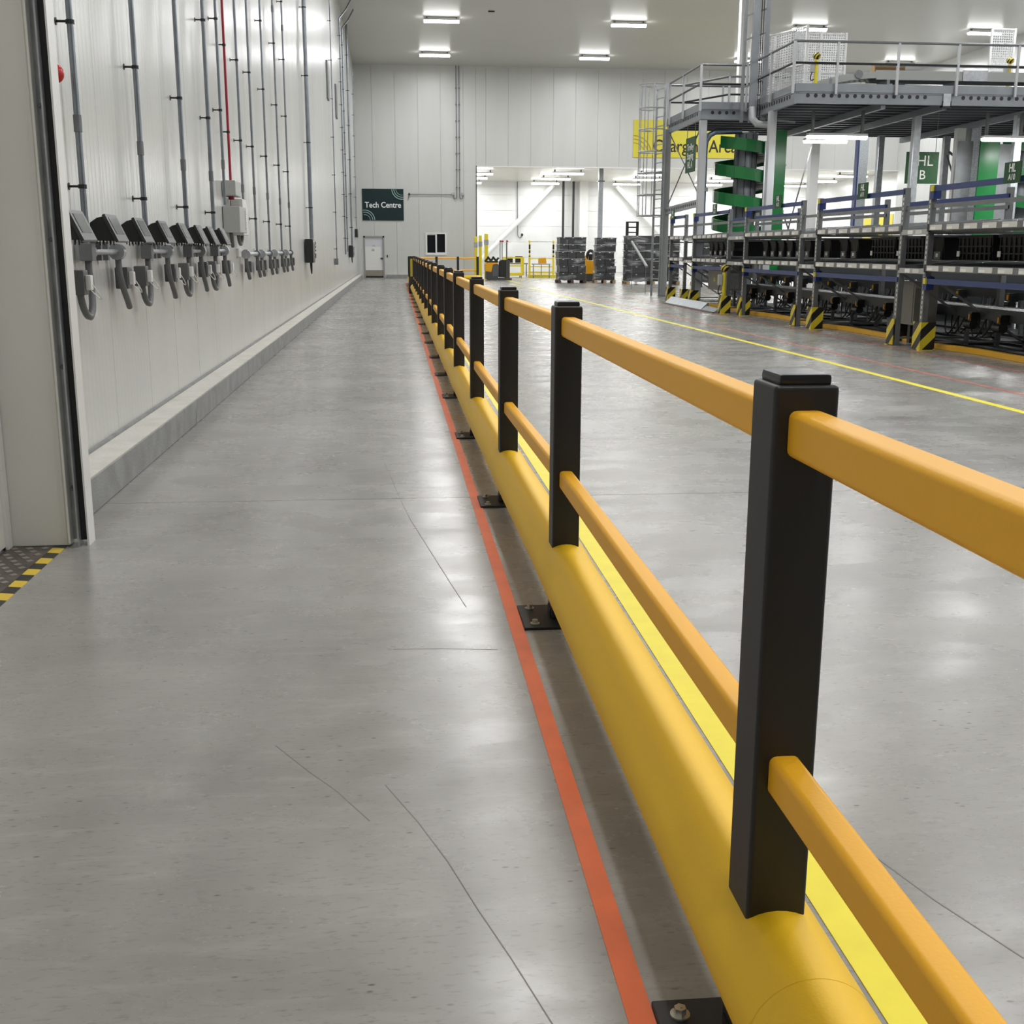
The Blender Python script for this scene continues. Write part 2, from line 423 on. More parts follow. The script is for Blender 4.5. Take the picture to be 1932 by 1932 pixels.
# right wall and back wall
wr = struct('wall_right', MB().box(XR+.05, XR+.2, -9, YF+.1, 0, ZC), 'white')
y = 20.0; proto = None
while y < 61:
    if proto is None: proto = MB().box(XR, XR+.06, y+.004, y+1.166, 0, ZC).build('wall_panel', 'wall_b', wr); py0 = y
    else: p = proto.copy(); C.objects.link(p); p.location = (0, y-py0, 0)
    y += 1.17
struct('wall_back', MB().box(-2.2, XR+.2, -9.2, -9, 0, ZC), 'backw')  # unseen wall, given a dark colour to cut bounce on near surfaces
struct('ceiling', MB().box(XL-.2, XR+.2, -9.2, YF+.2, ZC, ZC+.2), 'ceil')
# bay beyond the opening
bf = struct('wall_bay_back', MB().box(-2.2, 28.6, 78.06, 78.2, 0, 6.1), 'white')
for k in range(6):
    MB().box(-2.2, 28.5, 78.0, 78.05, k+.006, k+.994).build('wall_panel', 'wall_b', bf)
struct('ceiling_bay', MB().box(-2.2, 28.6, YF+.2, 78.2, 5.85, 6.05), 'ceil2')
bw = struct('wall_bay_right', MB().box(28.35, 28.5, YF+.1, 78.2, 0, 6.0), 'white')
y = YF+.2; proto = None
while y < 77:
    if proto is None: proto = MB().box(28.28, 28.34, y+.004, y+1.166, 0, 5.85).build('wall_panel', 'wall_b', bw); py0 = y
    else: p = proto.copy(); C.objects.link(p); p.location = (0, y-py0, 0)
    y += 1.17

# near end of the left wall: protruding rapid-door portal
struct('wall_left_near', MB().box(-2.3, -1.70, -9, 1.9, 0, 5.2).box(-2.3, -1.70, 1.9, 5.93, 4.2, 5.2).box(-2.3, -2.0, -9, 6.0, 5.2, ZC), 'jamb')
jm = struct('trim_3', MB().box(-2.0, -1.70, 5.93, 6.03, .004, 5.2), 'jamb', bevel=.006)
rd = struct('door_1', MB().box(-2.12, -2.02, 1.9, 5.93, 0, 4.2), 'white')
for k in range(9): MB().box(-2.02, -2.0, 1.9, 5.925, .02+k*.46, .46+k*.46).build('door_section', 'jamb', rd)
MB().box(-2.0, -1.985, 5.86, 5.925, 0, 4.2).build('door_edge_strip', 'white', rd)
# steel guide of the rapid door
g = thing('door_guide', 'tall grey steel door guide with black rubber seal at the left portal', 'door guide', (-1.66, 5.98, 0))
MB().box(-1.702, -1.692, 5.905, 6.0, .02, 5.2).build('side_flange', 'jamb', g)
MB().box(-1.692, -1.655, 5.965, 5.975, .03, 5.2).build('back_web', 'galv', g)
MB().box(-1.655, -1.648, 5.90, 5.985, .0, 5.2).build('centre_flange', 'galv', g)
MB().box(-1.648, -1.615, 5.975, 5.985, .03, 5.2).build('seal', 'seal', g)
MB().box(-1.650, -1.622, 5.945, 5.975, .03, 5.2).build('rubber_lip', 'seal', g)
MB().box(-1.615, -1.606, 5.93, 6.05, 0, 5.2).build('outer_flange', 'white', g)
for k in range(9):
    z = .30 + k*.62
    MB().tube([(-1.674, 5.966, z), (-1.674, 5.950, z)], .013, 6).tube([(-1.674, 5.95, z), (-1.674, 5.94, z)], .006, 6).build('bolt', 'galvd', g)
# threshold plate and hazard tape
tp = thing('tread_plate', 'worn checker tread plate on the threshold of the left doorway', 'floor plate', (-1.89, 4, 0))
MB().box(-2.0, -1.78, 1.95, 5.925, 0, .005).build('plate', 'tread', tp)
m = MB()
for i in range(46):
    for j in range(3):
        cx = -1.965+j*.075 + (.036 if i % 2 else 0); cy = 5.88-i*.062
        if cx < -1.80 and cy > 2.2: m.cbox((cx, cy, .0058), (.030, .030, .003), R(45))
o = m.build('tread_lugs', 'treadl', tp); o['kind'] = 'stuff'
tag(MB().box(-1.78, -1.718, 1.95, 5.93, 0, .003).build('hazard_tape', 'haz'), 'yellow and black hazard tape along the edge of the checker plate', 'tape')

# kerbs
def kerb(name, label, segs, mk, cap):
    k = thing(name, label, 'kerb', segs[0][0], None)
    return k
kb = thing('kerb', 'long precast concrete kerb running along the foot of the left wall', 'kerb', (-1.88, 6.05, 0))
yk = [6.05, 10.2, 13.9, 17.7, 21.44, 25.2, 28.95, 32.7, 36.35, 40.1, 43.8, 47.5, 51.2, 54.9, 58.6, 61.8]
for a, b in zip(yk[:-1], yk[1:]):
    MB().box(-1.998, -1.768, a+.004, b-.004, 0, .208).build('kerb_block', ['kerb', 'kerb'][0], kb, bevel=.006, seg=1)
    MB().box(-1.998, -1.772, a+.004, b-.004, .208, .214).build('mortar_top', 'kerbtop', kb)
MB().box(-1.999, -1.975, 6.05, 61.8, .214, .232).build('sealant_bead', 'kerb', kb)
k2 = thing('kerb', 'short low concrete kerb below the window on the far wall', 'kerb', (1.8, 61.9, 0))
for a, b in ((-.5, 1.2), (1.2, 2.8), (2.8, 4.15)): MB().box(a+.004, b-.004, 61.77, 61.998, 0, .19).build('kerb_block', 'kerb', k2)
MB().box(-.5, 4.15, 61.80, 61.998, .19, .21).build('mortar_top', 'kerbtop', k2)

# floor markings
def strip(name, label, pts, wdt, m, cat='floor line', z=.002):
    mb = MB()
    for (x0, y0), (x1, y1) in zip(pts[:-1], pts[1:]):
        d = Vector((x1-x0, y1-y0)).normalized(); nx, ny = d.y*wdt/2, -d.x*wdt/2
        mb.prism([(x0-nx, y0-ny), (x0+nx, y0+ny), (x1+nx, y1+ny), (x1-nx, y1-ny)], 'z', 0.0002, z)
    return tag(mb.build(name, m), label, cat)
strip('floor_tape', 'orange floor tape along the walkway side of the barrier', [(.459, -1), (.459, 5), (.450, 9), (.432, 14), (.41, 54)], .055, 'orange')
strip('floor_tape', 'bright yellow floor tape along the far side of the barrier', [(.998, -1), (.998, 5), (.985, 10), (.95, 40), (.93, 54)], .105, 'ytape')
strip('floor_line', 'long pale yellow line across the open floor before the racks', [(6.0, 0), (5.9, 15.4), (5.62, 32.2), (5.3, 47)], .10, 'ytape')
strip('floor_line', 'thin faded red line beside the yellow floor line', [(6.80, 8), (6.67, 11.7), (6.47, 18.4), (6.25, 31.6), (6.0, 44)], .055, 'redline')
strip('floor_line', 'thin faded red line close to the feet of the racks', [(7.82, 8), (7.9, 13.9), (7.8, 21), (7.55, 31), (7.3, 40)], .05, 'redline')
strip('floor_line', 'short pale yellow dash by the parked pallet trucks', [(5.0, 52), (5.25, 48.6)], .10, 'ytape')
strip('floor_line', 'pale yellow line running back into the bright bay', [(5.6, 53), (5.3, 66)], .10, 'ytape')
# long scuffs on the walkway
def scuff(label, pts, r=.003):
    mb = MB()
    for (x0, y0), (x1, y1) in zip(pts[:-1], pts[1:]):
        d = Vector((x1-x0, y1-y0)).normalized(); nx, ny = d.y*r/2, -d.x*r/2
        mb.prism([(x0-nx, y0-ny), (x0+nx, y0+ny), (x1+nx, y1+ny), (x1-nx, y1-ny)], 'z', .0001, .0006)
    tag(mb.build('scuff_mark', 'stain'), label, 'scuff')
scuff('curved dark scuff down the middle of the walkway floor', [(-.06, 3.06), (.03, 2.83), (.10, 2.62), (.16, 2.40), (.22, 2.2), (.28, 1.98)])
scuff('pair of short scratches left of the curved scuff', [(-.40, 3.36), (-.28, 3.16), (-.20, 3.04), (-.10, 2.85)])
scuff('faint hairline crack in the walkway ahead of the floor joint', [(-.11, 8.15), (.0, 6.9), (.05, 6.39), (.14, 5.7), (.22, 5.09), (.27, 4.72)], .004)
scuff('thin scratch crossing the walkway toward the barrier foot', [(-.04, 4.21), (.15, 4.2), (.36, 4.17)])
scuff('long scuff on the floor beyond the nearest lower rail', [(1.12, 2.76), (1.2, 2.48), (1.24, 2.34), (1.33, 2.1)], .004)

# ================================================================== BARRIER
def lerp(t, x):
    for (a, b), (c, d) in zip(t[:-1], t[1:]):
        if x <= c: return b + (d-b)*max(0, (x-a))/(c-a)
    return t[-1][1]
XO = [(0, 0), (4.49, 0), (6.75, -.017), (9.3, -.03), (11.9, -.038), (14, -.045), (40, -.1), (60, -.13)]
ZO = [(0, 0), (4.49, 0), (6.75, -.014), (60, -.02)]
PY = [-.75, 1.817, 4.49, 6.75, 9.3, 11.91, 14.08, 16.4, 19.04, 21.2, 23.77, 26.17, 28.5, 31.0, 33.4, 35.8, 38.2]
br = thing('safety_barrier', 'long yellow and charcoal guard barrier dividing the walkway from the hall floor', 'barrier', (.665, 1.877, 0))
def rail_sec(mb, xa, xb, z0a, z0b, w, h, ya, yb, r=.013, n=4):
    """rounded rectangular rail from (xa,ya) to (xb,yb); x is the left face"""
    pr = []
    for cx, cz, q0 in ((w-r, h-r, 0), (r, h-r, 90), (r, r, 180), (w-r, r, 270)):
        for i in range(n+1):
            q = R(q0+90*i/n); pr.append((cx+r*math.cos(q), cz+r*math.sin(q)))
    k = len(pr)
    vs = [(xa+p[0], ya, z0a+p[1]) for p in pr] + [(xb+p[0], yb, z0b+p[1]) for p in pr]
    mb.add(vs, [tuple(range(k))[::-1], tuple(range(k, 2*k))] + [(i, (i+1) % k, (i+1) % k+k, i+k) for i in range(k)])
def add_post(parent, y, x, top, near):
    m = MB().box(x, x+.11, y, y+.12, .01, top)
    po = m.build('post', 'post', parent, bevel=.009 if near else .006, seg=3 if near else 1)
    MB().box(x+.010, x+.100, y+.010, y+.110, top-.004, top+.018).build('cap', 'cap', po, bevel=.008, seg=2)
    MB().box(x-.122, x+.232, y-.104, y+.200, 0, .012).build('base_plate', 'blk', po, bevel=.002 if near else 0, seg=1)
    if near:
        for dx in (-.075, .185):
            for dy in (-.055, .150):
                m = MB().tube([(x+dx, y+dy, .012), (x+dx, y+dy, .016)], .020, 16)
                m.tube([(x+dx, y+dy, .016), (x+dx, y+dy, .030)], .0125, 6).tube([(x+dx, y+dy, .030), (x+dx, y+dy, .0315)], .004, 8)
                m.build('bolt', 'bolt', po)
        for s in (-1, 1): MB().box(x+.055+s*.057-.002, x+.055+s*.057+.002, y+.02, y+.10, .012, .05).build('weld_fillet', 'blk', po)
    return po
for i, y in enumerate(PY): add_post(br, y, .61+lerp(XO, y), 1.285+lerp(ZO, y), i < 6)
for a, b in zip(PY[:-1], PY[1:]):
    xa, xb = lerp(XO, a), lerp(XO, b); za, zb = lerp(ZO, a), lerp(ZO, b)
    m = MB(); rail_sec(m, .636+xa, .636+xb, 1.166+za, 1.166+zb, .060, .078, a+.115, b+.005); m.build('upper_rail', 'yrail', br, smooth=True)
    m = MB(); rail_sec(m, .636+xa, .636+xb, .560+za, .560+zb, .055, .073, a+.115, b+.005); m.build('lower_rail', 'yrail', br, smooth=True)
ends = PY + [40.5]
for i, y in enumerate(PY):
    x = .667+lerp(XO, y)
    MB().tube([(x, y-.20, .217), (x, y+.32, .217)], .1125, 40 if i < 5 else 16, False).build('bumper_sleeve', 'ytube', br, smooth=True)
    yn = ends[i+1]; xn = .667+lerp(XO, yn)
    MB().tube([(x, y+.30, .217), (xn, yn-.18, .217)], .1121, 40 if i < 5 else 16, False).build('bumper_tube', 'ytube', br, smooth=True)
# gate post and the lower far run
gp = thing('gate_post', 'wide charcoal gate post with a yellow strip ending the long barrier', 'post', (.51, 40.56, 0))
MB().box(.41, .63, 40.5, 40.62, 0, 1.265).build('post', 'post', gp, bevel=.01, seg=1)
MB().box(.462, .562, 40.47, 40.5, .58, 1.18).build('yellow_strip', 'dstrip', gp, bevel=.01, seg=1)
fb = thing('safety_barrier', 'low far run of yellow and charcoal barrier beyond the gate post', 'barrier', (.5, 47, 0))
for y in (43, 45.4, 47.8, 50.2, 52.6):
    add_post(fb, y, .50, 1.17, False)
for y in (40.7, 43, 45.4, 47.8, 50.2):
    yn = y+2.3
    MB().tube([(.555, y+.06, .22), (.555, yn+.1, .22)], .105, 12).build('bumper_tube', 'ytube', fb, smooth=True)
    MB().box(.53, .58, y+.1, yn+.05, 1.05, 1.12).build('upper_rail', 'yrail', fb)
    MB().box(.53, .58, y+.1, yn+.05, .50, .57).build('lower_rail', 'yrail', fb)
cb = thing('safety_barrier', 'cross run of yellow and charcoal barrier in front of the far wall window', 'barrier', (2.3, 55, 0))
CX = [.9, 1.86, 2.86, 3.78]
for x in CX:
    MB().box(x-.055, x+.055, 54.95, 55.07, 0, 1.17).build('post', 'post', cb, bevel=.008, seg=1)
    MB().box(x-.13, x+.13, 54.9, 55.12, 0, .012).build('base_plate', 'blk', cb)
for a, b in zip([.62]+CX[:-1], CX):
    MB().tube([(a, 55.01, 1.09), (b, 55.01, 1.09)], .04, 10).build('upper_rail', 'yrail', cb, smooth=True)
    MB().tube([(a, 55.01, .54), (b, 55.01, .54)], .038, 10).build('lower_rail', 'yrail', cb, smooth=True)
MB().tube([(.6, 54.86, .22), (3.9, 54.86, .22)], .105, 16).build('bumper_tube', 'ytube', cb, smooth=True)

# ================================================================== LEFT WALL SERVICES
def clamp(parent, x, y, z, r, m='blk'):
    mb = MB().tube([(XL, y-.015, z), (XL+.006, y-.015, z)], .022, 8).tube([(XL, y-.015, z), (x-.01, y-.015, z)], .008, 6)
    mb.tube([(x, y, z-.012), (x, y, z+.012)], r+.006, 10)
    mb.build('clamp', 'blk', parent)
def drop(y, zb, r, label, z_top=ZC, off=.08, cl0=1.87, m='conduit', name='conduit', couple=True, cdz=.95):
    x = XL+off
    o = thing(name, label, 'conduit' if name == 'conduit' else 'pipe', (x, y, zb))
    MB().tube([(x, y, zb), (x, y, z_top)], r, 10).build('pipe', m, o, smooth=True)
    z = cl0
    while z < z_top-.3:
        if z > zb+.1: clamp(o, x, y, z, r)
        z += cdz
    if couple:
        z = cl0+.32
        while z < z_top:
            if z > zb: MB().tube([(x, y, z), (x, y, z+.10)], r+.005, 10).build('coupling', 'galvd', o, smooth=True)
            z += 3.0
    return o
def bez(p, n=10):
    """cubic bezier through list of 4 control points"""
    a, b, c, d = [Vector(q) for q in p]
    return [a*(1-t)**3 + b*3*t*(1-t)**2 + c*3*t*t*(1-t) + d*t**3 for t in [i/n for i in range(n+1)]]
FYS = [(7.58, 8.38), (9.35, 10.15), (11.16, 11.86), (12.78, 13.48)]
for i, (y, y2) in enumerate(FYS):
    o = drop(y, 1.53, .020, f'galvanised conduit feeding the {NUM[i]} pair of wall tablets from the door')
    x = XL+.08
    MB().box(x-.04, x+.04, y-.05, y+.05, 1.42, 1.53).build('junction_box', 'galvd', o, bevel=.008)
    MB().tube([(x, y+.05, 1.475), (x, y+.10, 1.475)], .04, 8).build('hub', 'galv', o, smooth=True)
    MB().tube([(x, y+.10, 1.475), (x, y2-.04, 1.475)], .019, 10).build('cross_pipe', 'galv', o, smooth=True)
    for k in range(3):
        yy = y+.2+k*.18
        MB().box(XL, x-.005, yy-.02, yy+.02, 1.42, 1.54).build('saddle', 'galvd', o)
    MB().tube([(x, y2-.05, 1.475), (x, y2+.03, 1.475)], .055, 12).build('round_box', 'galv', o, smooth=True)
    for kk, (ya, sg) in enumerate(((y, -1), (y2, 1))):
        pts = [Vector((x, ya, 1.44))] + bez([(x, ya, 1.36), (x+.0, ya+.02, 1.25), (x+.02, ya-.01 if kk == 0 else ya+.12, 1.15), (x+.01, ya-.07 if kk == 0 else ya+.20, 1.09)], 8)
        if kk == 0: pts += bez([(x+.01, ya-.09, 1.08), (x, ya-.16, 1.08), (x-.01, ya-.20, 1.16), (x-.01, ya-.22, 1.27)], 6)
        h = MB().tube(pts, .022, 10).build('flexible_hose', 'flex', o, smooth=True)
        yb = ya-.24 if kk == 0 else ya+.13
        bx = MB().box(x-.05, x+.04, yb-.055, yb+.055, 1.22, 1.37).build('socket_box', 'gbox', o, bevel=.01)
        MB().box(x+.04, x+.075, yb-.03, yb+.03, 1.25, 1.34).build('plug', 'white', bx, bevel=.008)
        MB().tube(bez([(x+.07, yb, 1.29), (x+.12, yb+.05, 1.20), (x+.10, yb+.20, 1.14), (x+.03, yb+.12, 1.25)], 10), .0035, 5).build('cord', 'cable', bx, smooth=True)
# tablets
TY = [6.80, 7.62, 8.44, 9.27, 10.1, 10.95, 11.62, 12.40]
def tablet(y, label):
    o = thing('wall_tablet', label, 'tablet', (-1.85, y, 1.5), 'black tablets on the left wall')
    m = MB().prism([(-1.905, 1.655), (-1.86, 1.685), (-1.82, 1.695), (-1.745, 1.545), (-1.87, 1.545), (-1.905, 1.56)], 'y', y, y+.27)
    m.build('housing', 'blk', o, bevel=.004, seg=1)
    # sloping front bezel and glass
    d = Vector((.075, 0, -.165)).normalized(); nrm = Vector((.165, 0, .075)).normalized(); c0 = Vector((-1.7825, y+.135, 1.62))
    ry = math.atan2(d.x, -d.z)
    m = MB().cbox(c0+nrm*.004, (.022, .30, .185), ry=-ry+0); m.build('bezel', 'bez', o, bevel=.006)
    m = MB().cbox(c0+nrm*.0145+d*(-.012), (.006, .205, .115), ry=-ry); m.build('screen', 'scr', o)
    for k in range(8): MB().tube([(-1.87+k*.014, y+.01+.02*(k % 3), 1.547), (-1.87+k*.014, y+.01+.02*(k % 3), 1.525-.008*(k % 2))], .004, 5).build('cable_tail', 'blk', o)
    MB().box(XL, -1.90, y+.10, y+.17, 1.57, 1.64).build('wall_bracket', 'galvd', o)
    return o
t0 = tablet(TY[0], 'black wall tablet nearest the door guide, leftmost of the row of eight')
WL[t0.name] = t0.location.copy()
for i, y in enumerate(TY[1:], 2):
    lab = f'{NUM[i-1]} black wall tablet from the left in the row of eight' if i < 8 else 'last and smallest-looking black wall tablet of the row of eight'
    dup(t0, (-1.85, y, 1.5), lab)
# enclosures beyond the tablets
e = thing('electrical_enclosure', 'small grey square electrical box above the larger enclosures on the left wall', 'electrical box', (-1.9, 14.2, 1.98))
MB().box(-1.995, -1.84, 14.05, 14.55, 2.10, 2.27).build('box', 'lbox', e, bevel=.01)
MB().box(-1.995, -1.85, 14.56, 14.62, 2.10, 2.27).build('lid_edge', 'white', e)
e = thing('electrical_enclosure', 'grey enclosure with a row of white breakers beside the last tablet', 'electrical box', (-1.9, 14.3, 1.66))
b_ = MB().box(-1.995, -1.80, 14.0, 14.62, 1.68, 1.98).build('box', 'lbox', e, bevel=.012)
for k in range(10): MB().box(-1.80, -1.79, 14.48, 14.56, 1.72+k*.023, 1.735+k*.023).build('breaker', 'white', e)
MB().tube([(-1.93, 14.15, 1.68), (-1.93, 14.2, 1.60), (-1.93, 14.25, 1.52)], .022, 8).build('hose', 'flex', e, smooth=True)
e = thing('electrical_enclosure', 'tall pinkish white wall enclosure with chamfered top by the red pipe', 'electrical box', (-1.9, 14.9, 1.66))
MB().prism([(14.70, 1.66), (14.70, 2.09), (15.05, 2.09), (15.18, 1.98), (15.18, 1.66)], 'x', -1.995, -1.85).build('box', 'wbox', e, bevel=.01)
MB().tube(bez([(-1.93, 14.8, 1.66), (-1.93, 14.82, 1.53), (-1.93, 15.1, 1.5), (-1.93, 15.15, 1.66)], 10), .022, 8).build('hose', 'flex', e, smooth=True)
e = thing('socket_outlet', 'small white socket outlet at the right of the wall enclosures', 'socket', (-1.9, 15.6, 1.7))
MB().box(-1.995, -1.92, 15.48, 15.66, 1.90, 2.03).build('upper_socket', 'wbox', e, bevel=.01)
MB().box(-1.995, -1.92, 15.50, 15.72, 1.74, 1.86).build('lower_socket', 'white', e, bevel=.01)
o = drop(13.7, 1.98, .016, 'slim galvanised conduit beside the red pipe, behind it', cl0=2.05)
o = drop(14.25, 2.06, .015, 'dark red sprinkler pipe running down the left wall', m='dred', name='red_pipe', couple=False)
MB().tube([(-1.92, 14.25, 2.06), (-1.92, 14.25, 2.12)], .035, 8).build('red_fitting', 'dred', o)
o = drop(15.33, 1.98, .016, 'galvanised conduit running into the pinkish white enclosure')
# second conduit group
G2 = [(16.57, 15.35), (18.25, 17.1), (20.15, 18.9), (21.8, 20.8)]
for i, (y, y0) in enumerate(G2):
    o = drop(y, 1.46, .016, f'{NUM[i]} of four conduits ending in a tee beyond the wall enclosures', cl0=1.9)
    x = XL+.08
    MB().tube([(x, y-.02, 1.43), (x, y0+.05, 1.43)], .026, 10).build('cross_pipe', 'galv', o, smooth=True)
    MB().tube([(x, y+.04, 1.43), (x, y-.04, 1.43)], .05, 10).build('tee_hub', 'galvd', o, smooth=True)
    MB().tube([(x, y0-.03, 1.43), (x, y0+.05, 1.43)], .06, 10).build('end_box', 'galv', o, smooth=True)
    for ya in (y0, y):
        MB().tube([(x, ya, 1.42), (x, ya+.02, 1.30), (x+.01, ya+.12, 1.18), (x+.01, ya+.2, 1.12)], .024, 8).build('flexible_hose', 'flex', o, smooth=True)
        MB().box(x-.04, x+.05, ya+.12, ya+.26, 1.20, 1.34).build('socket_box', 'gbox', o, bevel=.01)
    MB().box(XL, XL+.03, y0-.3, y0-.05, 1.40, 1.50).build('backing_plate', 'white', o)
# wide trunk conduit with phone/control unit
def control(y, zt, zb, label, s=1.0):
    c = thing('control_unit', label, 'control box', (XL+.1, y, zb))
    MB().box(-1.98, -1.80, y-.45*s, y+.10*s, zb+.32*(zt-zb), zt).build('housing', 'blkg', c, bevel=.02)
    MB().box(-1.805, -1.796, y-.40*s, y+.05*s, zt-.07, zt-.03).build('name_plate', 'slabel', c)
    MB().tube([(-1.88, y-.1*s, zb+.34*(zt-zb)), (-1.88, y-.05*s, zb+.1*(zt-zb)), (-1.88, y, zb)], [.03, .022, .012], 8).build('hanging_lead', 'blk', c, smooth=True)
    m = MB()
    for k in range(5): m.tube(bez([(-1.84, y+.12*s, zt-.05-k*.09), (-1.78, y+.5*s, zt-.02-k*.09), (-1.80, y+.6*s, zt-.15-k*.07), (-1.86, y+.15*s, zt-.16-k*.06)], 6), .010, 5)
    m.build('cable_loops', 'gbox', c, smooth=True)
    MB().box(-1.86, -1.80, y+.28*s, y+.5*s, zt-.40, zt-.32).build('blue_plug', 'navy', c)
    return c
o = drop(27.0, 1.72, .045, 'thick galvanised trunk pipe above the nearer black control unit', off=.10, couple=False, cdz=1.4, cl0=2.4)
control(26.4, 1.71, .96, 'nearer black control unit hanging on the left wall below the thick pipe')
o = drop(51.5, 1.66, .045, 'galvanised trunk pipe above the farther black control unit', off=.10, couple=False, cdz=1.4, cl0=2.4)
control(50.5, 1.65, .92, 'farther black control unit on the left wall near the far door', 1.6)
o = drop(38.5, 1.0, .018, 'single slim conduit between the two black control units', cl0=1.5, cdz=1.15, couple=False)
MB().box(-1.98, -1.88, 38.3, 38.7, 1.0, 1.2).build('end_box', 'galvd', o)
for i, (y, zt) in enumerate(((45.2, 10.3), (47.2, 10.1))):
    o = drop(y, 1.3+.1*i, .03, ['conduit with bent top left of the farther trunk pipe', 'second conduit with bent top left of the farther trunk pipe'][i], z_top=9.6, cl0=1.9, cdz=.8, couple=False)
    MB().tube([(-1.92, y, 9.6), (-1.92, y, 9.7), (-1.7, y+.6, 10.1), (-1.5, y+1.0, ZC-.04)], .03, 8).build('top_bend', 'conduit', o, smooth=True)
o = drop(58.3, 2.45, .02, 'thin conduit above the small black isolator in the far corner', z_top=9.8, cl0=3, couple=False)
MB().box(-1.99, -1.86, 58.0, 58.9, 2.05, 2.45).build('isolator', 'blkg', o, bevel=.02)
for i, (a, b) in enumerate(((36.8, 5.93), (41.9, 5.93))):
    tag(MB().box(XL+.002, XL+.05, a, a+.8, 5.93, 7.0).build('wall_grille', 'galvd'), ['nearer grey vertical grille high on the left wall', 'farther grey vertical grille high on the left wall'][i], 'vent')
s_ = thing('alarm_sounder', 'round red alarm sounder high beside the door guide', 'alarm', (-1.96, 7.5, 2.5))
MB().sph((-1.985, 7.42, 2.505), .055, 16, (.9, 1, 1)).build('red_dome', 'red', s_, smooth=True)
MB().tube([(-2.0, 7.42, 2.505), (-1.985, 7.42, 2.505)], .058, 16).build('back_ring', 'dred', s_)

# ================================================================== FAR WALL FURNITURE
def ring(mb, cx, cz, r, wdt, a0, a1, y0, y1, n=16):
    for i in range(n):
        p = [R(a0+(a1-a0)*k/n) for k in (i, i+1)]
        q = [(cx+rr*math.cos(t), cz+rr*math.sin(t)) for rr, t in ((r, p[0]), (r+wdt, p[0]), (r+wdt, p[1]), (r, p[1]))]
        mb.prism(q, 'y', y0, y1)
sg = thing('sign', 'dark teal sign reading Tech Centre above the far door', 'sign', (-.65, 61.97, 2.96))
MB().box(-1.71, .42, 61.96, 61.998, 2.95, 4.54).build('board', 'teal', sg)
m = MB()
for r, w_ in ((.50, .035), (.40, .03), (.30, .02)): ring(m, .34, 4.54, r, w_, 182, 278, 61.952, 61.96)
for r, w_ in ((.50, .035), (.40, .03), (.28, .02)): ring(m, -1.60, 2.95, r, w_, 2, 100, 61.952, 61.96)
# keep arcs on the board
m.v = [(max(-1.71, min(.42, v[0])), v[1], max(2.95, min(4.54, v[2]))) for v in m.v]
m.build('arc_pattern', 'teall', sg)
lettering('lettering', 'Tech Centre', .40, (-.645, 61.955, 3.72), (1, 0, 0), 'ink', sg, .90, bold=.006)
sg = thing('sign', 'wide yellow sign reading Charging Area high on the far wall', 'sign', (15.2, 61.97, 6.24))
MB().box(12.45, 18.0, 61.96, 61.998, 6.24, 8.12).build('board', 'ysign', sg)
m = MB()
for r, w_ in ((.95, .05), (.78, .04), (.6, .035)): ring(m, 12.45, 6.35, r, w_, 10, 90, 61.952, 61.96)
m.build('arc_pattern', 'ydark', sg)
lettering('lettering', 'Charging Area', .88, (15.75, 61.955, 6.80), (1, 0, 0), 'inkb', sg, .88, bold=.008)

dr = struct('door_2', MB().box(-1.64, -.68, 62.03, 62.08, .03, 2.09), 'doorf')
MB().box(-1.62, -.80, 62.022, 62.03, .42, 1.62).build('door_panel', 'white', dr)
MB().box(-1.64, -.68, 62.020, 62.03, .12, .42).build('kick_plate', 'kick', dr)
MB().box(-1.64, -.68, 62.018, 62.03, .02, .12).build('brush_strip', 'blk', dr)
MB().tube([(-.83, 61.99, 1.02), (-.70, 61.99, 1.02)], .035, 8).build('handle', 'blk', dr)
m = MB()
for i in range(3): m.box(-1.28+i*.05, -1.25+i*.05, 62.018, 62.022, 1.40, 1.44).box(-1.28+i*.05, -1.25+i*.05, 62.018, 62.022, 1.46, 1.50)
m.prism([(-1.27, 1.62), (-1.17, 1.70), (-1.07, 1.62), (-1.09, 1.62), (-1.17, 1.685), (-1.25, 1.62)], 'y', 62.018, 62.024)
m.build('door_symbols', 'gbox', dr)
MB().box(-1.70, -1.62, 61.97, 62.1, 0, 2.17).box(-.70, -.62, 61.97, 62.1, 0, 2.17).box(-1.70, -.62, 61.97, 62.1, 2.08, 2.17).build('door_frame', 'frame', dr)
wn = struct('window_1', MB().box(1.53, 2.64, 61.96, 62.0, 2.28, 2.33).box(1.53, 2.64, 61.96, 62.0, 1.2, 1.27).box(1.53, 1.62, 61.96, 62.06, 1.27, 2.28).box(2.55, 2.64, 61.96, 62.06, 1.27, 2.28), 'white')
MB().box(2.05, 2.13, 61.97, 62.06, 1.27, 2.28).build('sash_stile', 'white', wn)
MB().box(1.62, 2.05, 62.04, 62.05, 1.3, 2.26).build('pane', 'glass', wn)
MB().box(2.13, 2.55, 62.01, 62.02, 1.3, 2.26).build('pane', 'glass', wn)
MB().box(1.62, 2.05, 62.0, 62.045, 1.27, 1.32).box(2.13, 2.55, 61.98, 62.03, 1.27, 1.34).box(1.62, 2.05, 62.0, 62.045, 2.22, 2.28).build('sash_rail', 'white', wn)
MB().box(1.58, 2.6, 62.11, 62.3, 1.2, 2.3).build('dark_reveal', 'blk', wn)
tag(MB().box(-.50, -.44, 61.97, 61.998, 1.08, 1.2).build('door_button', 'blkg'), 'small black push button right of the far door', 'button')
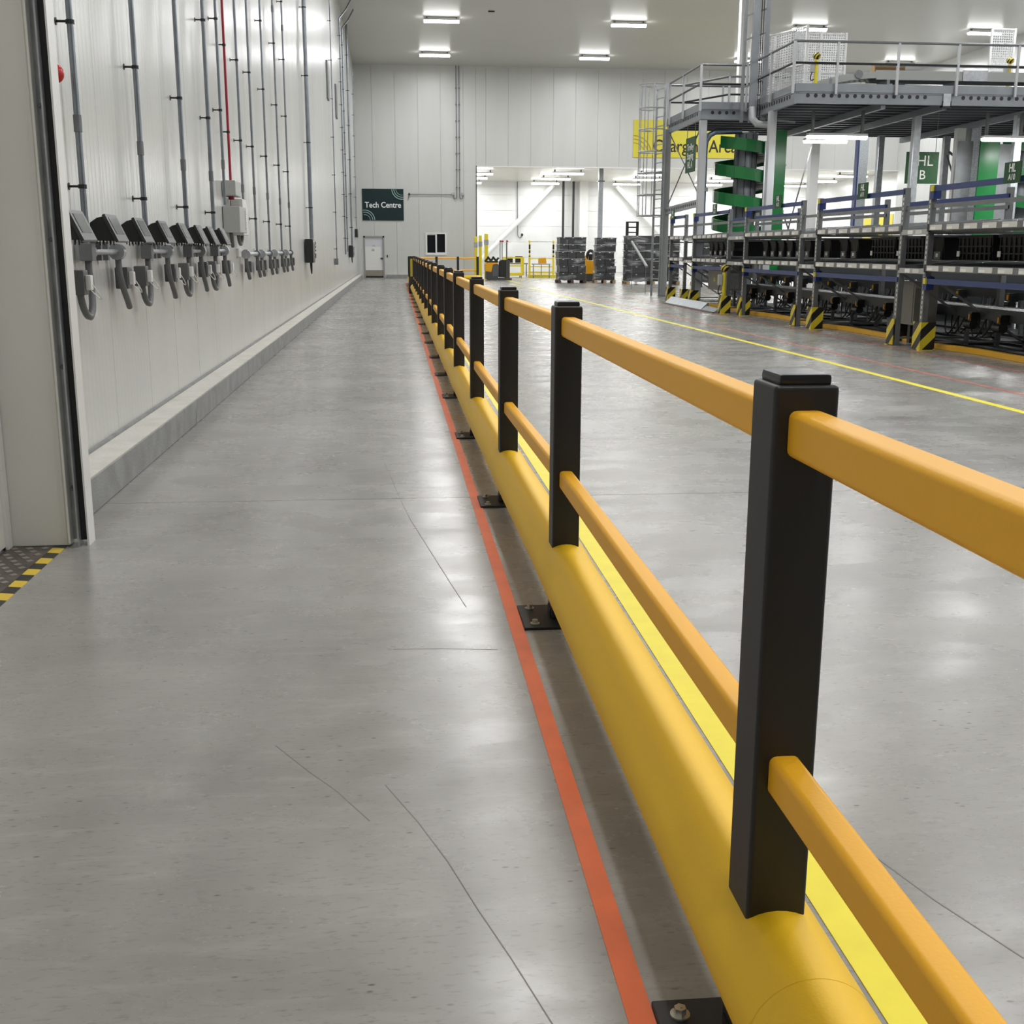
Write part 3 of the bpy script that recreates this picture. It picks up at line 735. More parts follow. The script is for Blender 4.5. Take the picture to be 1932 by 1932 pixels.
# twin conduits and rodding on the far wall
for i, x in enumerate((3.18, 3.33)):
    o = thing('conduit', ['left conduit of the pair dropping down the far wall', 'right conduit of the pair dropping down the far wall'][i], 'conduit', (x, 61.93, 4.0), None)
    sg_ = -1 if i == 0 else 1
    MB().tube([(x, 61.93, ZC), (x, 61.93, 4.25)] + bez([(x, 61.93, 4.2), (x, 61.93, 4.02), (x+sg_*.16, 61.93, 4.0), (x+sg_*.17, 61.93, 4.22)], 8), .022, 8).build('pipe', 'galvd', o, smooth=True)
    MB().box(x+sg_*.17-.06, x+sg_*.17+.06, 61.88, 61.99, 4.24, 4.38).build('end_box', 'galv', o, bevel=.01)
    for z in (4.6, 5.5, 6.3, 7.1, 7.9, 8.7, 9.5): MB().box(x-.04, x+.04, 61.91, 61.998, z, z+.05).build('clamp', 'gbox', o)
o = thing('conduit', 'horizontal conduit rod left of the conduit pair on the far wall', 'conduit', (1.9, 61.93, 4.28))
MB().tube([(.72, 61.93, 4.28), (2.98, 61.93, 4.28)], .024, 8).build('pipe', 'galvd', o, smooth=True)
MB().sph((.72, 61.93, 4.28), .06, 8).build('end_cap', 'blk', o)
MB().prism([(.70, 4.26), (.76, 4.26), (.66, 3.98), (.64, 4.0)], 'y', 61.96, 61.99).build('wedge_bracket', 'galvd', o)
tag(MB().box(3.75, 4.0, 48.0, 48.1, ZC-.04, ZC).build('smoke_detector', 'blkg'), 'small dark detector on the ceiling between the light rows', 'detector')

# ================================================================== LIGHTS
def fitting(loc, length, watts, label, group, z_hang=.12, wdt=.16, stub=True, warm=(.985, .99, 1.0)):
    x, y, z = loc
    o = thing('ceiling_light', label, 'light', (x, y, z), group)
    MB().box(x-length/2, x+length/2, y-wdt/2, y+wdt/2, z+.05, z+.11).build('housing', 'lampw', o)
    n = 8; pts = [(wdt*.5*math.cos(math.pi*(1+k/n)), wdt*.42*math.sin(math.pi*(1+k/n))) for k in range(n+1)]
    m = MB().prism([(y+p[0], z+.05+p[1]) for p in pts], 'x', x-length/2, x+length/2); m.build('diffuser', 'lamp', o, smooth=True)
    for s in (-1, 1):
        MB().box(x+s*length*.42-.03, x+s*length*.42+.03, y-.05, y+.05, z+.11, z+z_hang+.1).build('bracket', 'gbox', o)
    ld = bpy.data.lights.new('strip_lamp', 'AREA'); ld.shape = 'RECTANGLE'; ld.size = length; ld.size_y = wdt; ld.energy = watts; ld.color = warm
    lo = bpy.data.objects.new('strip_lamp', ld); C.objects.link(lo); lo.parent = o; lo.location = (0, 0, -.07)
    return o
LX = [1.98, 9.63, 17.25, 24.85]; COLN = ['first', 'second', 'third', 'fourth']
for j, y in enumerate([57.9, 49.5, 41.1, 32.7, 24.3, 15.9, 7.5, -.9]):
    for i, x in enumerate(LX):
        if j < 2: lab = f'ceiling strip light in the {["farther", "nearer"][j]} visible row, {COLN[i]} from the left'
        else: lab = f'ceiling strip light of the {COLN[i]} file from the left, {NUM[j]} row from the far wall'
        fitting((x, y, 10.43), 1.42, HALL_W, lab, 'ceiling strip lights of the hall', .07, .24)
FL = [(9.6, 66.0), (9.6, 71.0), (9.6, 76.0), (14.6, 66.5), (15.2, 71.0), (14.9, 76.0), (19.6, 66.5), (20.0, 71.5), (20.3, 76.0), (26.0, 66.0), (26.1, 71.0), (26.1, 76.2), (4.6, 67), (4.6, 71), (4.6, 76)]
for k, (x, y) in enumerate(FL):
    row = {66: 'front', 67: 'front', 71: 'middle', 72: 'middle', 76: 'rear'}[round(y+.01) if round(y+.01) in (66, 67, 71, 72, 76) else 66]
    col = ['second', 'third', 'fourth', 'rightmost', 'leftmost'][k//3]
    fitting((x, y, 5.62), 1.75, FAR_W, f'bright strip light in the far bay, {col} file, {row} row', 'strip lights in the far bay', .12, .22, warm=(.99, .995, 1))

# ================================================================== FAR BAY CONTENTS
def col_brace(label, a, b, r):
    return tag(MB().tube([a, b], r, 14).build('brace_tube', 'white', smooth=True), label, 'brace')
col_brace('white round diagonal brace tube leaning left in the far bay', (10.3, 77.4, 5.62), (4.87, 77.4, .13), .16)
col_brace('white round diagonal brace tube leaning right behind the wrapped pallets', (14.5, 77.4, 5.62), (19.85, 77.4, .13), .16)
tag(MB().box(12.05, 12.6, 77.2, 77.9, 0, 5.85).build('column', 'white'), 'white boxed column in the far bay between the braces', 'column')
for i, x in enumerate((10.95, 11.62)):
    tag(MB().tube([(x, 77.2, 0), (x, 77.2, 5.85)], .075, 10).build('stand_pipe', 'blk', smooth=True), ['left black standpipe behind the first wrapped pallet', 'right black standpipe behind the first wrapped pallet'][i], 'pipe')
g = thing('steel_column', 'grey galvanised column behind the second wrapped pallet', 'column', (11.2, 64.0, 0))
MB().box(11.0, 11.24, 63.9, 64.1, 0, 5.85).build('shaft', 'galv', g); MB().box(10.9, 11.34, 63.8, 64.2, 0, .02).build('foot', 'galvd', g); MB().box(10.93, 11.31, 63.87, 64.13, 5.1, 5.16).build('collar', 'galvd', g)
o = thing('conduit', 'thin conduit with a hooked end on the bright bay wall', 'conduit', (8.0, 77.9, 2.3))
MB().tube([(8.0, 77.9, 5.85), (8.03, 77.9, 2.6)] + bez([(8.03, 77.9, 2.5), (8.03, 77.9, 2.2), (8.25, 77.9, 2.2), (8.3, 77.9, 2.42)], 8), .03, 8).build('pipe', 'galvd', o, smooth=True)
MB().sph((8.32, 77.9, 2.46), .09, 8).build('end_socket', 'blk', o)
for z in (1.2, 1.6, 3.0):
    pass
# yellow upright rails standing by the opening
for i, (x, y, z, r) in enumerate(((4.35, 60.9, 2.15, .075), (4.58, 60.9, 2.2, .075), (4.86, 60.5, 2.28, .09))):
    o = thing('yellow_post', [f'leftmost of the three tall yellow posts at the bay opening', 'middle of the three tall yellow posts at the bay opening', 'rightmost and tallest of the three yellow posts at the bay opening'][i], 'post', (x-.25, y, 0))
    x -= .25
    MB().box(x-r, x+r, y-r, y+r, 0, z).build('upright', 'yel', o, bevel=.01, seg=1)
    MB().box(x-r-.02, x+r+.02, y-r-.01, y+r, z-.55, z-.3).build('grey_collar', 'galv', o)
    MB().box(x-.14, x+.14, y-.14, y+.14, 0, .02).build('foot_plate', 'yel', o)
def scooter(x, y, label, flip=1):
    o = thing('pallet_truck', label, 'pallet truck', (x, y, 0))
    MB().prism([(x-.62, .06), (x-.62, .45), (x-.5, .62), (x-.30, .80), (x-.02, .80), (x-.02, .12), (x+.66, .10), (x+.68, .02), (x-.55, .02)], 'y', y-.4, y+.4).build('chassis', 'tgrey', o, bevel=.03)
    MB().prism([(x-.66, .44), (x-.66, .78), (x-.56, .86), (x-.04, .86), (x-.04, .80), (x-.28, .76), (x-.36, .40)], 'y', y-.43, y+.43).build('cowl', 'oyel', o, bevel=.03)
    MB().prism([(x+.02, .15), (x+.06, .92), (x+.14, 1.0), (x+.48, 1.0), (x+.50, .15)], 'y', y-.38, y+.30).build('mast_housing', 'blk', o, bevel=.02)
    MB().box(x+.36, x+.56, y-.42, y+.4, .04, .95).build('backrest', 'tgrey', o, bevel=.02)
    MB().box(x-.30, x+.0, y-.41, y-.40, .2, .74).build('side_door', 'gbox', o)
    for dx, r in ((.10, .022), (.20, .022), (.43, .035)):
        MB().tube([(x+dx, y-.1, 1.0), (x+dx, y-.1, 1.86)], r, 8).build('mast_rod', 'galvd', o, smooth=True)
        MB().cbox((x+dx+.02, y-.1, 1.90), (.10, .08, .07), ry=.4).build('red_tip', 'red', o)
    m = MB()
    for k in range(5): m.cbox((x-.58+k*.13, y-.1, 1.0+.05*(k % 2)), (.10, .2, .26), ry=.7*(-1)**k)
    m.cbox((x-.3, y-.1, .9), (.6, .3, .08)); m.build('handle_cluster', 'blkg', o, bevel=.02)
    for dx in (-.45, .5): MB().tube([(x+dx, y-.3, .07), (x+dx, y+.3, .07)], .07, 12).build('wheel', 'blk', o)
    return o
scooter(5.05, 58.6, 'yellow and dark grey pallet truck with three red-tipped rods at the bay opening')
def cart(x0, x1, y, label, top=1.1, tall=None):
    o = thing('cage_trolley', label, 'trolley', ((x0+x1)/2, y, 0))
    for yy in (y, y+.8):
        for x in (x0, x1): MB().box(x-.05, x+.05, yy-.04, yy+.04, .12, top if not tall else top).build('upright', 'yel', o)
        for z in (.18, .62, top-.04): MB().box(x0, x1, yy-.03, yy+.03, z-.035 if z > .2 else z-.08, z+.035).build('rail', 'yel', o)
    MB().box(x0, x1, y, y+.8, .10, .26).build('deck', 'yel', o)
    for x in (x0+.1, x1-.1):
        for yy in (y+.05, y+.75): MB().tube([(x-.02, yy, .05), (x+.02, yy, .05)], .05, 10).build('castor', 'blk', o)
    return o
cart(5.9, 6.9, 64.0, 'low yellow cage trolley just right of the pallet truck')
MBt = thing('gantry_frame', 'tall yellow and black portal frame trolley in the bright bay', 'frame', (7.95, 64.2, 0))
for x in (7.28, 8.60):
    MB().box(x-.05, x+.05, 64.2, 64.3, .05, 1.10).build('lower_upright', 'yel', MBt)
    MB().box(x-.035, x+.035, 64.21, 64.29, 1.1, 1.85).build('upper_upright', 'yel', MBt)
    for z, h in ((1.12, .06), (1.32, .14), (1.52, .25)): MB().box(x-.045, x+.045, 64.20, 64.30, z, z+h).build('black_band', 'blk', MBt)
    MB().sph((x, 64.25, 1.93), .07, 8).build('corner_joint', 'yel', MBt)
MB().tube([(7.28, 64.25, 1.93), (8.6, 64.25, 1.93)], .03, 8).build('top_rail', 'galv', MBt)
for z, h in ((.98, .06), (.22, .10), (.55, .05)): MB().box(7.28, 8.6, 64.22, 64.28, z, z+h).build('cross_rail', 'yel', MBt)
MB().box(7.2, 8.7, 63.9, 64.5, 0, .16).build('base', 'yel', MBt)
tb = thing('work_table', 'small grey wheeled table inside the yellow portal frame', 'table', (7.85, 63.6, 0))
MB().box(7.35, 8.32, 63.3, 63.8, .70, .76).build('table_top', 'galv', tb)
for x in (7.4, 8.27): MB().box(x-.03, x+.03, 63.35, 63.41, .08, .70).build('leg', 'galv', tb); MB().tube([(x-.02, 63.38, .04), (x+.02, 63.38, .04)], .04, 8).build('castor', 'blk', tb)
MB().box(7.83, 7.86, 63.5, 63.53, .15, .70).build('centre_rod', 'blk', tb)
tag(MB().prism([(7.68, .77), (7.70, 1.05), (8.08, 1.08), (8.12, .77)], 'y', 63.4, 63.7).build('battery_pack', 'oyel', bevel=.02), 'orange yellow battery pack on the small grey table', 'battery')
o = thing('charger', 'black charger box behind the low yellow trolley', 'charger', (6.6, 65.2, 0))
MB().box(6.15, 6.45, 65.2, 65.4, .78, 1.10).build('left_unit', 'blk', o); MB().box(6.6, 7.0, 65.2, 65.4, .78, 1.14).build('right_unit', 'blk', o)
MB().box(6.1, 7.3, 65.2, 65.5, .70, .76).build('shelf', 'galvd', o); [MB().box(a_, a_+.05, 65.3, 65.4, 0, .7).build('leg', 'galvd', o) for a_ in (6.15, 7.2)]
fk = thing('forklift', 'orange yellow forklift standing behind the gap between the wrapped pallets', 'forklift', (9.35, 56.8, 0))
MB().prism([(9.05, .35), (9.05, 1.3), (9.25, 1.0), (9.62, .98), (9.60, .60), (9.50, .35)], 'y', 56.4, 57.2).build('body', 'oyel', fk, bevel=.04)
MB().box(9.05, 9.62, 56.4, 57.3, 0, .36).build('chassis', 'tgrey', fk, bevel=.02)
MB().tube(bez([(9.2, 56.6, 1.0), (9.2, 56.6, 1.6), (9.6, 56.6, 1.6), (9.6, 56.6, 1.05)], 10), .07, 8).build('seat_guard', 'blk', fk, smooth=True)
MB().box(9.3, 9.5, 56.5, 56.7, 1.0, 1.3).build('seat', 'blk', fk)

# wrapped pallets of crates
def crate_mesh(mb, x0, x1, y0, y1, z0, z1):
    mb.box(x0+.012, x1-.012, y0+.012, y1-.012, z0, z1-.02).box(x0, x1, y0, y1, z1-.06, z1-.012).box(x0+.005, x1-.005, y0+.005, y1-.005, z0+.03, z0+.05)
    mb.box((x0+x1)/2-.07, (x0+x1)/2+.07, y0-.004, y0+.01, z0+(z1-z0)*.42, z0+(z1-z0)*.55)
def pallet(x0, x1, y0, y1, o, m):
    n = 5
    for k in range(n):
        a = x0+(x1-x0-.12)*k/(n-1); MB().box(a, a+.12, y0, y1, .12, .145).build('deck_board', m, o)
    for k in range(3):
        a = x0+(x1-x0-.14)*k/2
        MB().box(a, a+.14, y0, y1, 0, .02).build('bottom_board', m, o)
        for yy in (y0, (y0+y1)/2-.07, y1-.14): MB().box(a, a+.14, yy, yy+.14, .02, .12).build('block', m, o)
def stack(x0, x1, y0, y1, cols, rows, zt, label, pm, skew=0, lab='slabel', rot=0):
    o = thing('crate_pallet', label, 'pallet load', ((x0+x1)/2, (y0+y1)/2, 0), 'wrapped crate pallets before the bay')
    pallet(x0, x1, y0, y1, o, pm)
    w_ = (x1-x0-.06)/cols; h = (zt-.15)/rows
    for r in range(rows):
        s = skew*math.sin(r*1.7)*.03
        for c in range(cols):
            for d in range(2):
                ya = y0+.02+d*(y1-y0)/2; m = MB(); xa = x0+.03+c*w_+s
                crate_mesh(m, xa, xa+w_-.008, ya, ya+(y1-y0)/2-.03, .15+r*h, .15+(r+1)*h)
                cr = m.build('crate', 'crate', o)
                if d == 0: MB().box(xa+w_/2-.035, xa+w_/2+.035, ya-.008, ya, .15+(r+1)*h-.055, .15+(r+1)*h-.025).build('crate_tag', lab, cr)
    m = MB(); n = 14
    ring_ = []
    for k in range(n+1):
        z = .10+(zt-.08)*k/n; e_ = .012+.012*math.sin(k*2.3)
        ring_.append([(x0-e_+.0, y0-e_, z), (x1+e_, y0-e_, z), (x1+e_, y1+e_, z), (x0-e_, y1+e_, z)])
    vs = [v for q in ring_ for v in q]
    m.add(vs, [(k*4+j, k*4+(j+1) % 4, k*4+4+(j+1) % 4, k*4+4+j) for k in range(n) for j in range(4)])
    m.build('stretch_wrap', 'film', o)
    o.rotation_euler.z = rot
    return o
stack(7.37, 8.67, 53.3, 54.4, 3, 6, 2.07, 'leftmost film wrapped pallet of charcoal crates, on a dark red pallet', 'palletd', 1)
stack(9.10, 10.08, 53.3, 54.4, 2, 6, 2.05, 'leaning film wrapped crate pallet between the leftmost and the widest stacks', 'pallet', 1.6, rot=R(-4))
stack(10.12, 12.5, 51.0, 52.2, 3, 6, 2.12, 'widest film wrapped crate pallet, half behind the caged ladder', 'pallet', 0)
stack(12.9, 14.9, 49.5, 50.7, 3, 5, 2.0, 'film wrapped crate pallet seen through the farthest rack', 'pallet', 0)
o = thing('step_frame', 'black perforated rack end standing above the widest wrapped pallet', 'frame', (12.0, 56, 0))
MB().box(11.00, 11.13, 56, 56.08, 0, 2.83).build('left_upright', 'blk', o); MB().box(11.50, 11.62, 56, 56.08, 0, 2.83).build('right_upright', 'blk', o)
for k in range(8): MB().box(11.13, 11.50, 56, 56.06, 2.77-k*.24, 2.83-k*.24).build('rung', 'blk', o)

# ================================================================== FLOW RACKS
RX = 8.03; RB = 9.75
NEAR_Y = [13.35, 17.17, 21.87, 26.6, 31.3]           # near upright of each bay
def upright(x, y, z, o, front=True):
    m = MB().box(x, x+.085, y, y+.10, 0, z)
    u = m.build('upright', 'galvd', o)
    if front:
        mm = MB(); zz = .48
        while zz < z-.05: mm.box(x-.0015, x, y+.035, y+.065, zz, zz+.045); zz += .075
        mm.build('slot_column', 'slabel', u)['kind'] = 'stuff'
    return u
def guard(x, y, label, h=.43, far=False):
    g = thing('column_guard', label, 'guard', (x, y, 0), 'striped column guards along the racks')
    if far: MB().box(x-.035, x-.02, y, y+.24, .012, h).box(x-.035, x+.17, y+.24, y+.255, .012, h).build('angle', 'guard', g)
    else: MB().box(x-.035, x-.02, y-.07, y+.20, .012, h).box(x-.035, x+.20, y-.085, y-.07, .012, h).build('angle', 'guard', g)
    MB().box(x-.05, x+.17, y-.10 if not far else y+.17, y-.02 if not far else y+.27, 0, .012).build('foot_plate', 'yel', g)
    return g
BN = ['nearest', 'second nearest', 'third nearest', 'fourth nearest', 'farthest']
WY = [(13.45, 17.2), (18.12, 21.95), (22.85, 26.65), (28.0, 31.4), (32.35, 34.1)]
SIGNS = [(14.97, 14.58, 'A10'), (19.9, 19.5, 'A11'), (24.4, 24.0, 'A12'), (29.3, 28.95, 'A13'), (33.8, 33.45, 'A14')]
def strip_row(o, a, b, z, n):
    s = MB().box(RX-.03, RX+.0, a, b, z-.045, z+.045).build('label_strip', 'galvd', o)
    w_ = (b-a)/n
    for k in range(n):
        y0 = a+k*w_+w_*.12
        MB().box(RX-.036, RX-.03, y0, y0+w_*.72, z-.038, z+.036).build('price_card', 'slabel', s)
        MB().box(RX-.038, RX-.036, y0+w_*.38, y0+w_*.70, z-.032, z+.006).build('price_sticker', 'label2', s)
    MB().box(RX-.034, RX+.01, b-.03, b+.02, z-.06, z+.05).build('end_clip', 'blk', s)
    return s
for bi, (a, b) in enumerate(WY):
    o = thing('flow_rack', f'{BN[bi]} grey flow rack bay with blue beams and label strips', 'rack', (RX, (a+b)/2, 0), 'flow rack bays on the right')
    for y in (a, b-.02):
        upright(RX, y, 2.47, o); upright(RB, y, 2.5, o, False)
        MB().bar((RX+.05, y+.05, 1.15), (RB, y+.05, .10), .05, .03).build('diagonal_brace', 'galvd', o)
        MB().bar((RX+.05, y+.05, 1.72), (RB, y+.05, 1.72), .05, .03).build('side_tie', 'galvd', o)
        MB().bar((RX+.05, y+.05, .12), (RB, y+.05, .12), .05, .03).build('side_tie', 'galvd', o)
    n = 7 if b-a > 3 else 3
    MB().box(RX-.02, RX+.03, a+.03, b-.02, 2.37, 2.45).build('blue_beam', 'navy', o)
    for zz in (2.26, .92): MB().box(RX-.02, RX+.10, b-.11, b+.005, zz, zz+.20).build('beam_bracket', 'navyd', o)
    for zz in (2.37, 1.01): MB().box(RX-.045, RX-.02, b-.12, b-.04, zz, zz+.085).build('yellow_tag', 'ysign', o)
    MB().box(RX-.02, RX+.03, a+.03, b-.02, 1.01, 1.09).build('blue_beam', 'navy', o)
    MB().box(RX+.03, RX+.07, a, b, 2.13, 2.19).build('mid_rail', 'galvd', o)
    MB().box(RB-.03, RB+.02, a, b, 2.30, 2.40).build('rear_beam', 'navyd', o)
    MB().box(RB-.03, RB+.02, a, b, 2.16, 2.22).build('rear_rail', 'galvd', o)
    strip_row(o, a+.02, b-.03, 1.845, n); strip_row(o, a+.02, b-.03, 1.245, n)
    for z0, z1 in ((1.79, 1.95), (1.19, 1.36)):
        MB().prism([(RX+.01, z0), (RX+.01, z0+.05), (RB-.05, z1+.04), (RB-.05, z1)], 'y', a+.02, b-.02).build('shelf_tray', 'galvd', o)
        m = MB()
        for k in range(n*2):
            y0 = a+.1+k*(b-a-.2)/(n*2-1); m.prism([(RX+.02, z0+.05), (RX+.02, z0+.075), (RB-.06, z1+.065), (RB-.06, z1+.04)], 'y', y0-.012, y0+.012)
        m.build('roller_tracks', 'stl', o)['kind'] = 'stuff'
        for k in range(3):
            xx = RX+.35+k*.5; zz = z0+(z1-z0)*(xx-RX)/(RB-RX)
            MB().box(xx, xx+.05, a+.03, b-.03, zz-.05, zz-.002).build('cross_bearer', 'galvd', o)
    y0, y1, tx = SIGNS[bi]
    s = thing('sign', f'small green hanging sign reading HL {tx} on a blue rack beam', 'sign', (RX-.06, y0, 2.36))
    MB().box(RX-.065, RX-.05, y1, y0+.02, 2.365, 2.63).build('board', 'sgreen', s)
    ym = (y0+y1)/2+.01
    lettering('lettering', 'HL', .15, (RX-.066, ym, 2.55), (0, -1, 0), 'ink', s, .95, bold=.002)
    lettering('lettering', tx, .11, (RX-.066, ym, 2.435), (0, -1, 0), 'ink', s, .95)
    # links between bays
    if bi < 4:
        c, d = b, WY[bi+1][0]
        l_ = thing('rack_bridge', f'narrow bridge frame joining the {BN[bi]} rack bay to the next', 'rack part', (RX, (c+d)/2, 1.15), 'narrow bridge frames between rack bays')
        for z in (1.785, 1.195): 
            MB().box(RX-.01, RX+.03, c, d, z-.04, z+.04).build('front_strip', 'lbox', l_)
            MB().box(RX-.016, RX-.01, c+.2, c+.42, z-.03, z+.03).build('price_card', 'slabel', l_)
            MB().box(RX-.016, RX-.01, c+.52, c+.7, z-.03, z+.03).build('price_card', 'label2', l_)
            MB().box(RX+.06, RB, c+.02, d-.02, z-.02, z+.01).build('tray', 'galvd', l_)
        MB().box(RX+.03, RX+.06, c, d, 2.13, 2.18).build('mid_rail', 'galvd', l_)
GL = []
for y, t in ((17.2, 'right of the pair below the HL A10 sign bay'), (18.12, 'left of the pair beside the nearest guard'), (21.98, 'below the left end of the HL A11 bay'), (22.86, 'behind the guard of the HL A11 bay'), (26.72, 'below the left end of the HL A12 bay'), (31.45, 'nearer one behind the steel ramp plate'), (32.4, 'middle one behind the steel ramp plate'), (34.15, 'farthest one behind the steel ramp plate')):
    guard(RX, y, f'yellow and black striped column guard, {t}', far='left of the pair' in t or 'behind' in t and 'guard of' in t)
guard(7.80, 27.55, 'yellow and black striped guard around the yellow emergency stop post')
def estop(x, y, z0, h, label, r=.05):
    e = thing('stop_post', label, 'post', (x, y, z0))
    MB().tube([(x, y, z0), (x, y, z0+h)], r, 10).build('pole', 'yel', e, smooth=True)
    MB().sph((x, y, z0+h+.10), .11, 12, (1, 1, .8)).build('striped_head', 'ball', e, smooth=True)
    MB().box(x-.15, x-.05, y-.05, y+.06, z0+h-.30, z0+h-.05).build('grey_box', 'lbox', e, bevel=.01)
    MB().tube(bez([(x-.1, y, z0+h-.3), (x-.2, y, z0+h-.5), (x-.1, y, z0+h-.55), (x-.03, y, z0+h-.45)], 8), .015, 6).build('cord', 'blk', e, smooth=True)
estop(7.86, 27.62, 0, .98, 'yellow stop post with striped round head before the racks')
# totes on the lower shelves
def tote(x, y, w_, label=None, d=.55, h=.34, tagc=True):
    z = 1.235+.17*(x-RX)/(RB-RX)+.10
    o = thing('tote', label, 'crate', (x, y, z), 'black totes on the lower rack shelves')
    hw = w_/2
    m = MB().prism([(x+.03, z), (x, z+h), (x+d, z+h), (x+d-.03, z)], 'y', y-hw+.02, y+hw-.02)
    m.box(x-.012, x+d+.01, y-hw, y+hw, z+h-.04, z+h).box(x+.005, x+.02, y-hw+.05, y-hw+.07, z, z+h).box(x+.005, x+.02, y+hw-.07, y+hw-.05, z, z+h)
    k = 0
    while not tagc and k*.13 < w_-.12:
        m.box(x-.006, x+.03, y-hw+.06+k*.13, y-hw+.085+k*.13, z+.01, z+h-.04); k += 1
    for zz in ((.09, .19) if not tagc else ()): m.box(x-.004, x+.03, y-hw+.03, y+hw-.03, z+zz, z+zz+.02)
    m.build('body', 'tote', o)
    if tagc:
        t = MB().box(x-.01, x+.02, y-hw*.55, y+hw*.55, z+.01, z+.13).build('pick_face', 'gbox', o)
        MB().box(x-.014, x-.01, y-.035, y+.035, z+.045, z+.10).build('paper_tag', 'label2', o)
    return o
proto = tote(8.30, 22.0, .40, 'x'); q0 = Vector(proto.location)
C2 = 0
def place(ys, bay, lw='black tote with a white tag'):
    global C2
    for k, y in enumerate(ys):
        dup(proto, (8.30, y, q0.z), f'{lw}, {ORD[k]} of its row, {bay} rack bay')
place([23.2, 23.75, 24.3, 24.85, 25.4, 25.95], 'third nearest')
place([28.6, 29.1, 29.6, 30.1, 30.55], 'fourth nearest')
place([20.75, 21.25], 'second nearest', 'narrow black tote with a white tag')
proto.location = (8.30, 27.4, q0.z); proto['label'] = 'single black tote behind the narrow bridge left of the HL A12 bay'
w0 = tote(8.36, 19.6, 1.04, 'wide dark tote in the middle of the second nearest rack bay', .6, .36, False)
MB().box(8.34, 8.352, 20.02, 20.10, 1.42, 1.50).build('paper_tag', 'label2', w0)
for k, y in enumerate((18.5,)): dup(w0, (8.36, y, w0.location.z), 'wide dark tote at the right end of the second nearest rack bay')
for k, y in enumerate((16.45, 15.25, 14.05)): dup(w0, (8.40, y, w0.location.z), f'wide dark tote in the nearest rack bay, {["leftmost", "middle", "rightmost"][k]} of three')
dup(proto, (8.42, 17.66, q0.z), 'black tote behind the nearest narrow bridge frame')
dup(proto, (8.42, 22.42, q0.z), 'black tote behind the second narrow bridge frame')

# yellow kerb guards on the floor
for i, (a, b) in enumerate(((12.6, 17.5), (17.5, 22.5), (22.5, 27.1), (27.1, 31.2))):
    o = thing('kerb_guard', f'{ORD[i]} low yellow floor rail along the foot of the racks', 'floor rail', (8.5, (a+b)/2, 0), 'low yellow floor rails under the racks')
    MB().prism([(8.55, a+.5), (8.55, b-1.1), (8.38, b-.1), (8.46, b), (8.66, b-1.0), (8.66, a+.5)], 'z', 0, .085).build('rail_body', 'kyel', o, bevel=.012, seg=2)
    MB().prism([(8.55, a+.5), (8.66, a+.5), (8.46, a), (8.38, a+.08)], 'z', 0, .085).build('end_piece', 'kyel', o, bevel=.01, seg=1)
# steel deflector plate on the floor
o = thing('ramp_plate', 'long grey steel deflector plate on the floor at the far rack end', 'plate', (7.8, 31, 0))
MB().prism([(7.68, 0), (7.68, .03), (7.85, .20), (7.88, .20), (7.88, 0)], 'y', 29.0, 33.0).build('sloping_plate', 'galv', o)
MB().prism([(7.68, 0), (7.66, .02), (7.80, .12), (7.86, .12), (7.86, 0)], 'y', 27.75, 28.95).build('lower_plate', 'galv', o)
MB().box(7.62, 7.68, 27.7, 33.1, 0, .03).build('edge_bar', 'galvd', o)
# cabinets and conveyors behind the racks
o = thing('control_cabinet', 'grey control cabinet with warning triangle behind the farthest racks', 'cabinet', (8.6, 30.3, .5))
MB().box(8.35, 8.9, 29.6, 30.9, .48, .98).build('box', 'cab', o, bevel=.01)
MB().prism([(30.15, .70), (30.35, .70), (30.25, .84)], 'x', 8.343, 8.35).build('warning_triangle', 'ysign', o)
MB().box(8.35, 8.6, 28.9, 29.55, .55, .93).build('side_box', 'galv', o)
for yy in (29.7, 30.75): MB().box(8.72, 8.78, yy, yy+.08, 0, .48).build('leg', 'galvd', o)
o = thing('control_cabinet', 'tan grey upright cabinet behind the second nearest rack bay', 'cabinet', (9.0, 18.9, 0))
MB().box(8.47, 8.87, 18.45, 19.25, .30, 1.0).build('box', 'cab', o, bevel=.01)
for yy in (18.6, 19.0): MB().box(8.5, 8.8, yy, yy+.1, 0, .30).build('leg', 'blk', o)
MB().box(8.462, 8.47, 18.50, 19.20, .34, .96).build('door', 'cab', o)
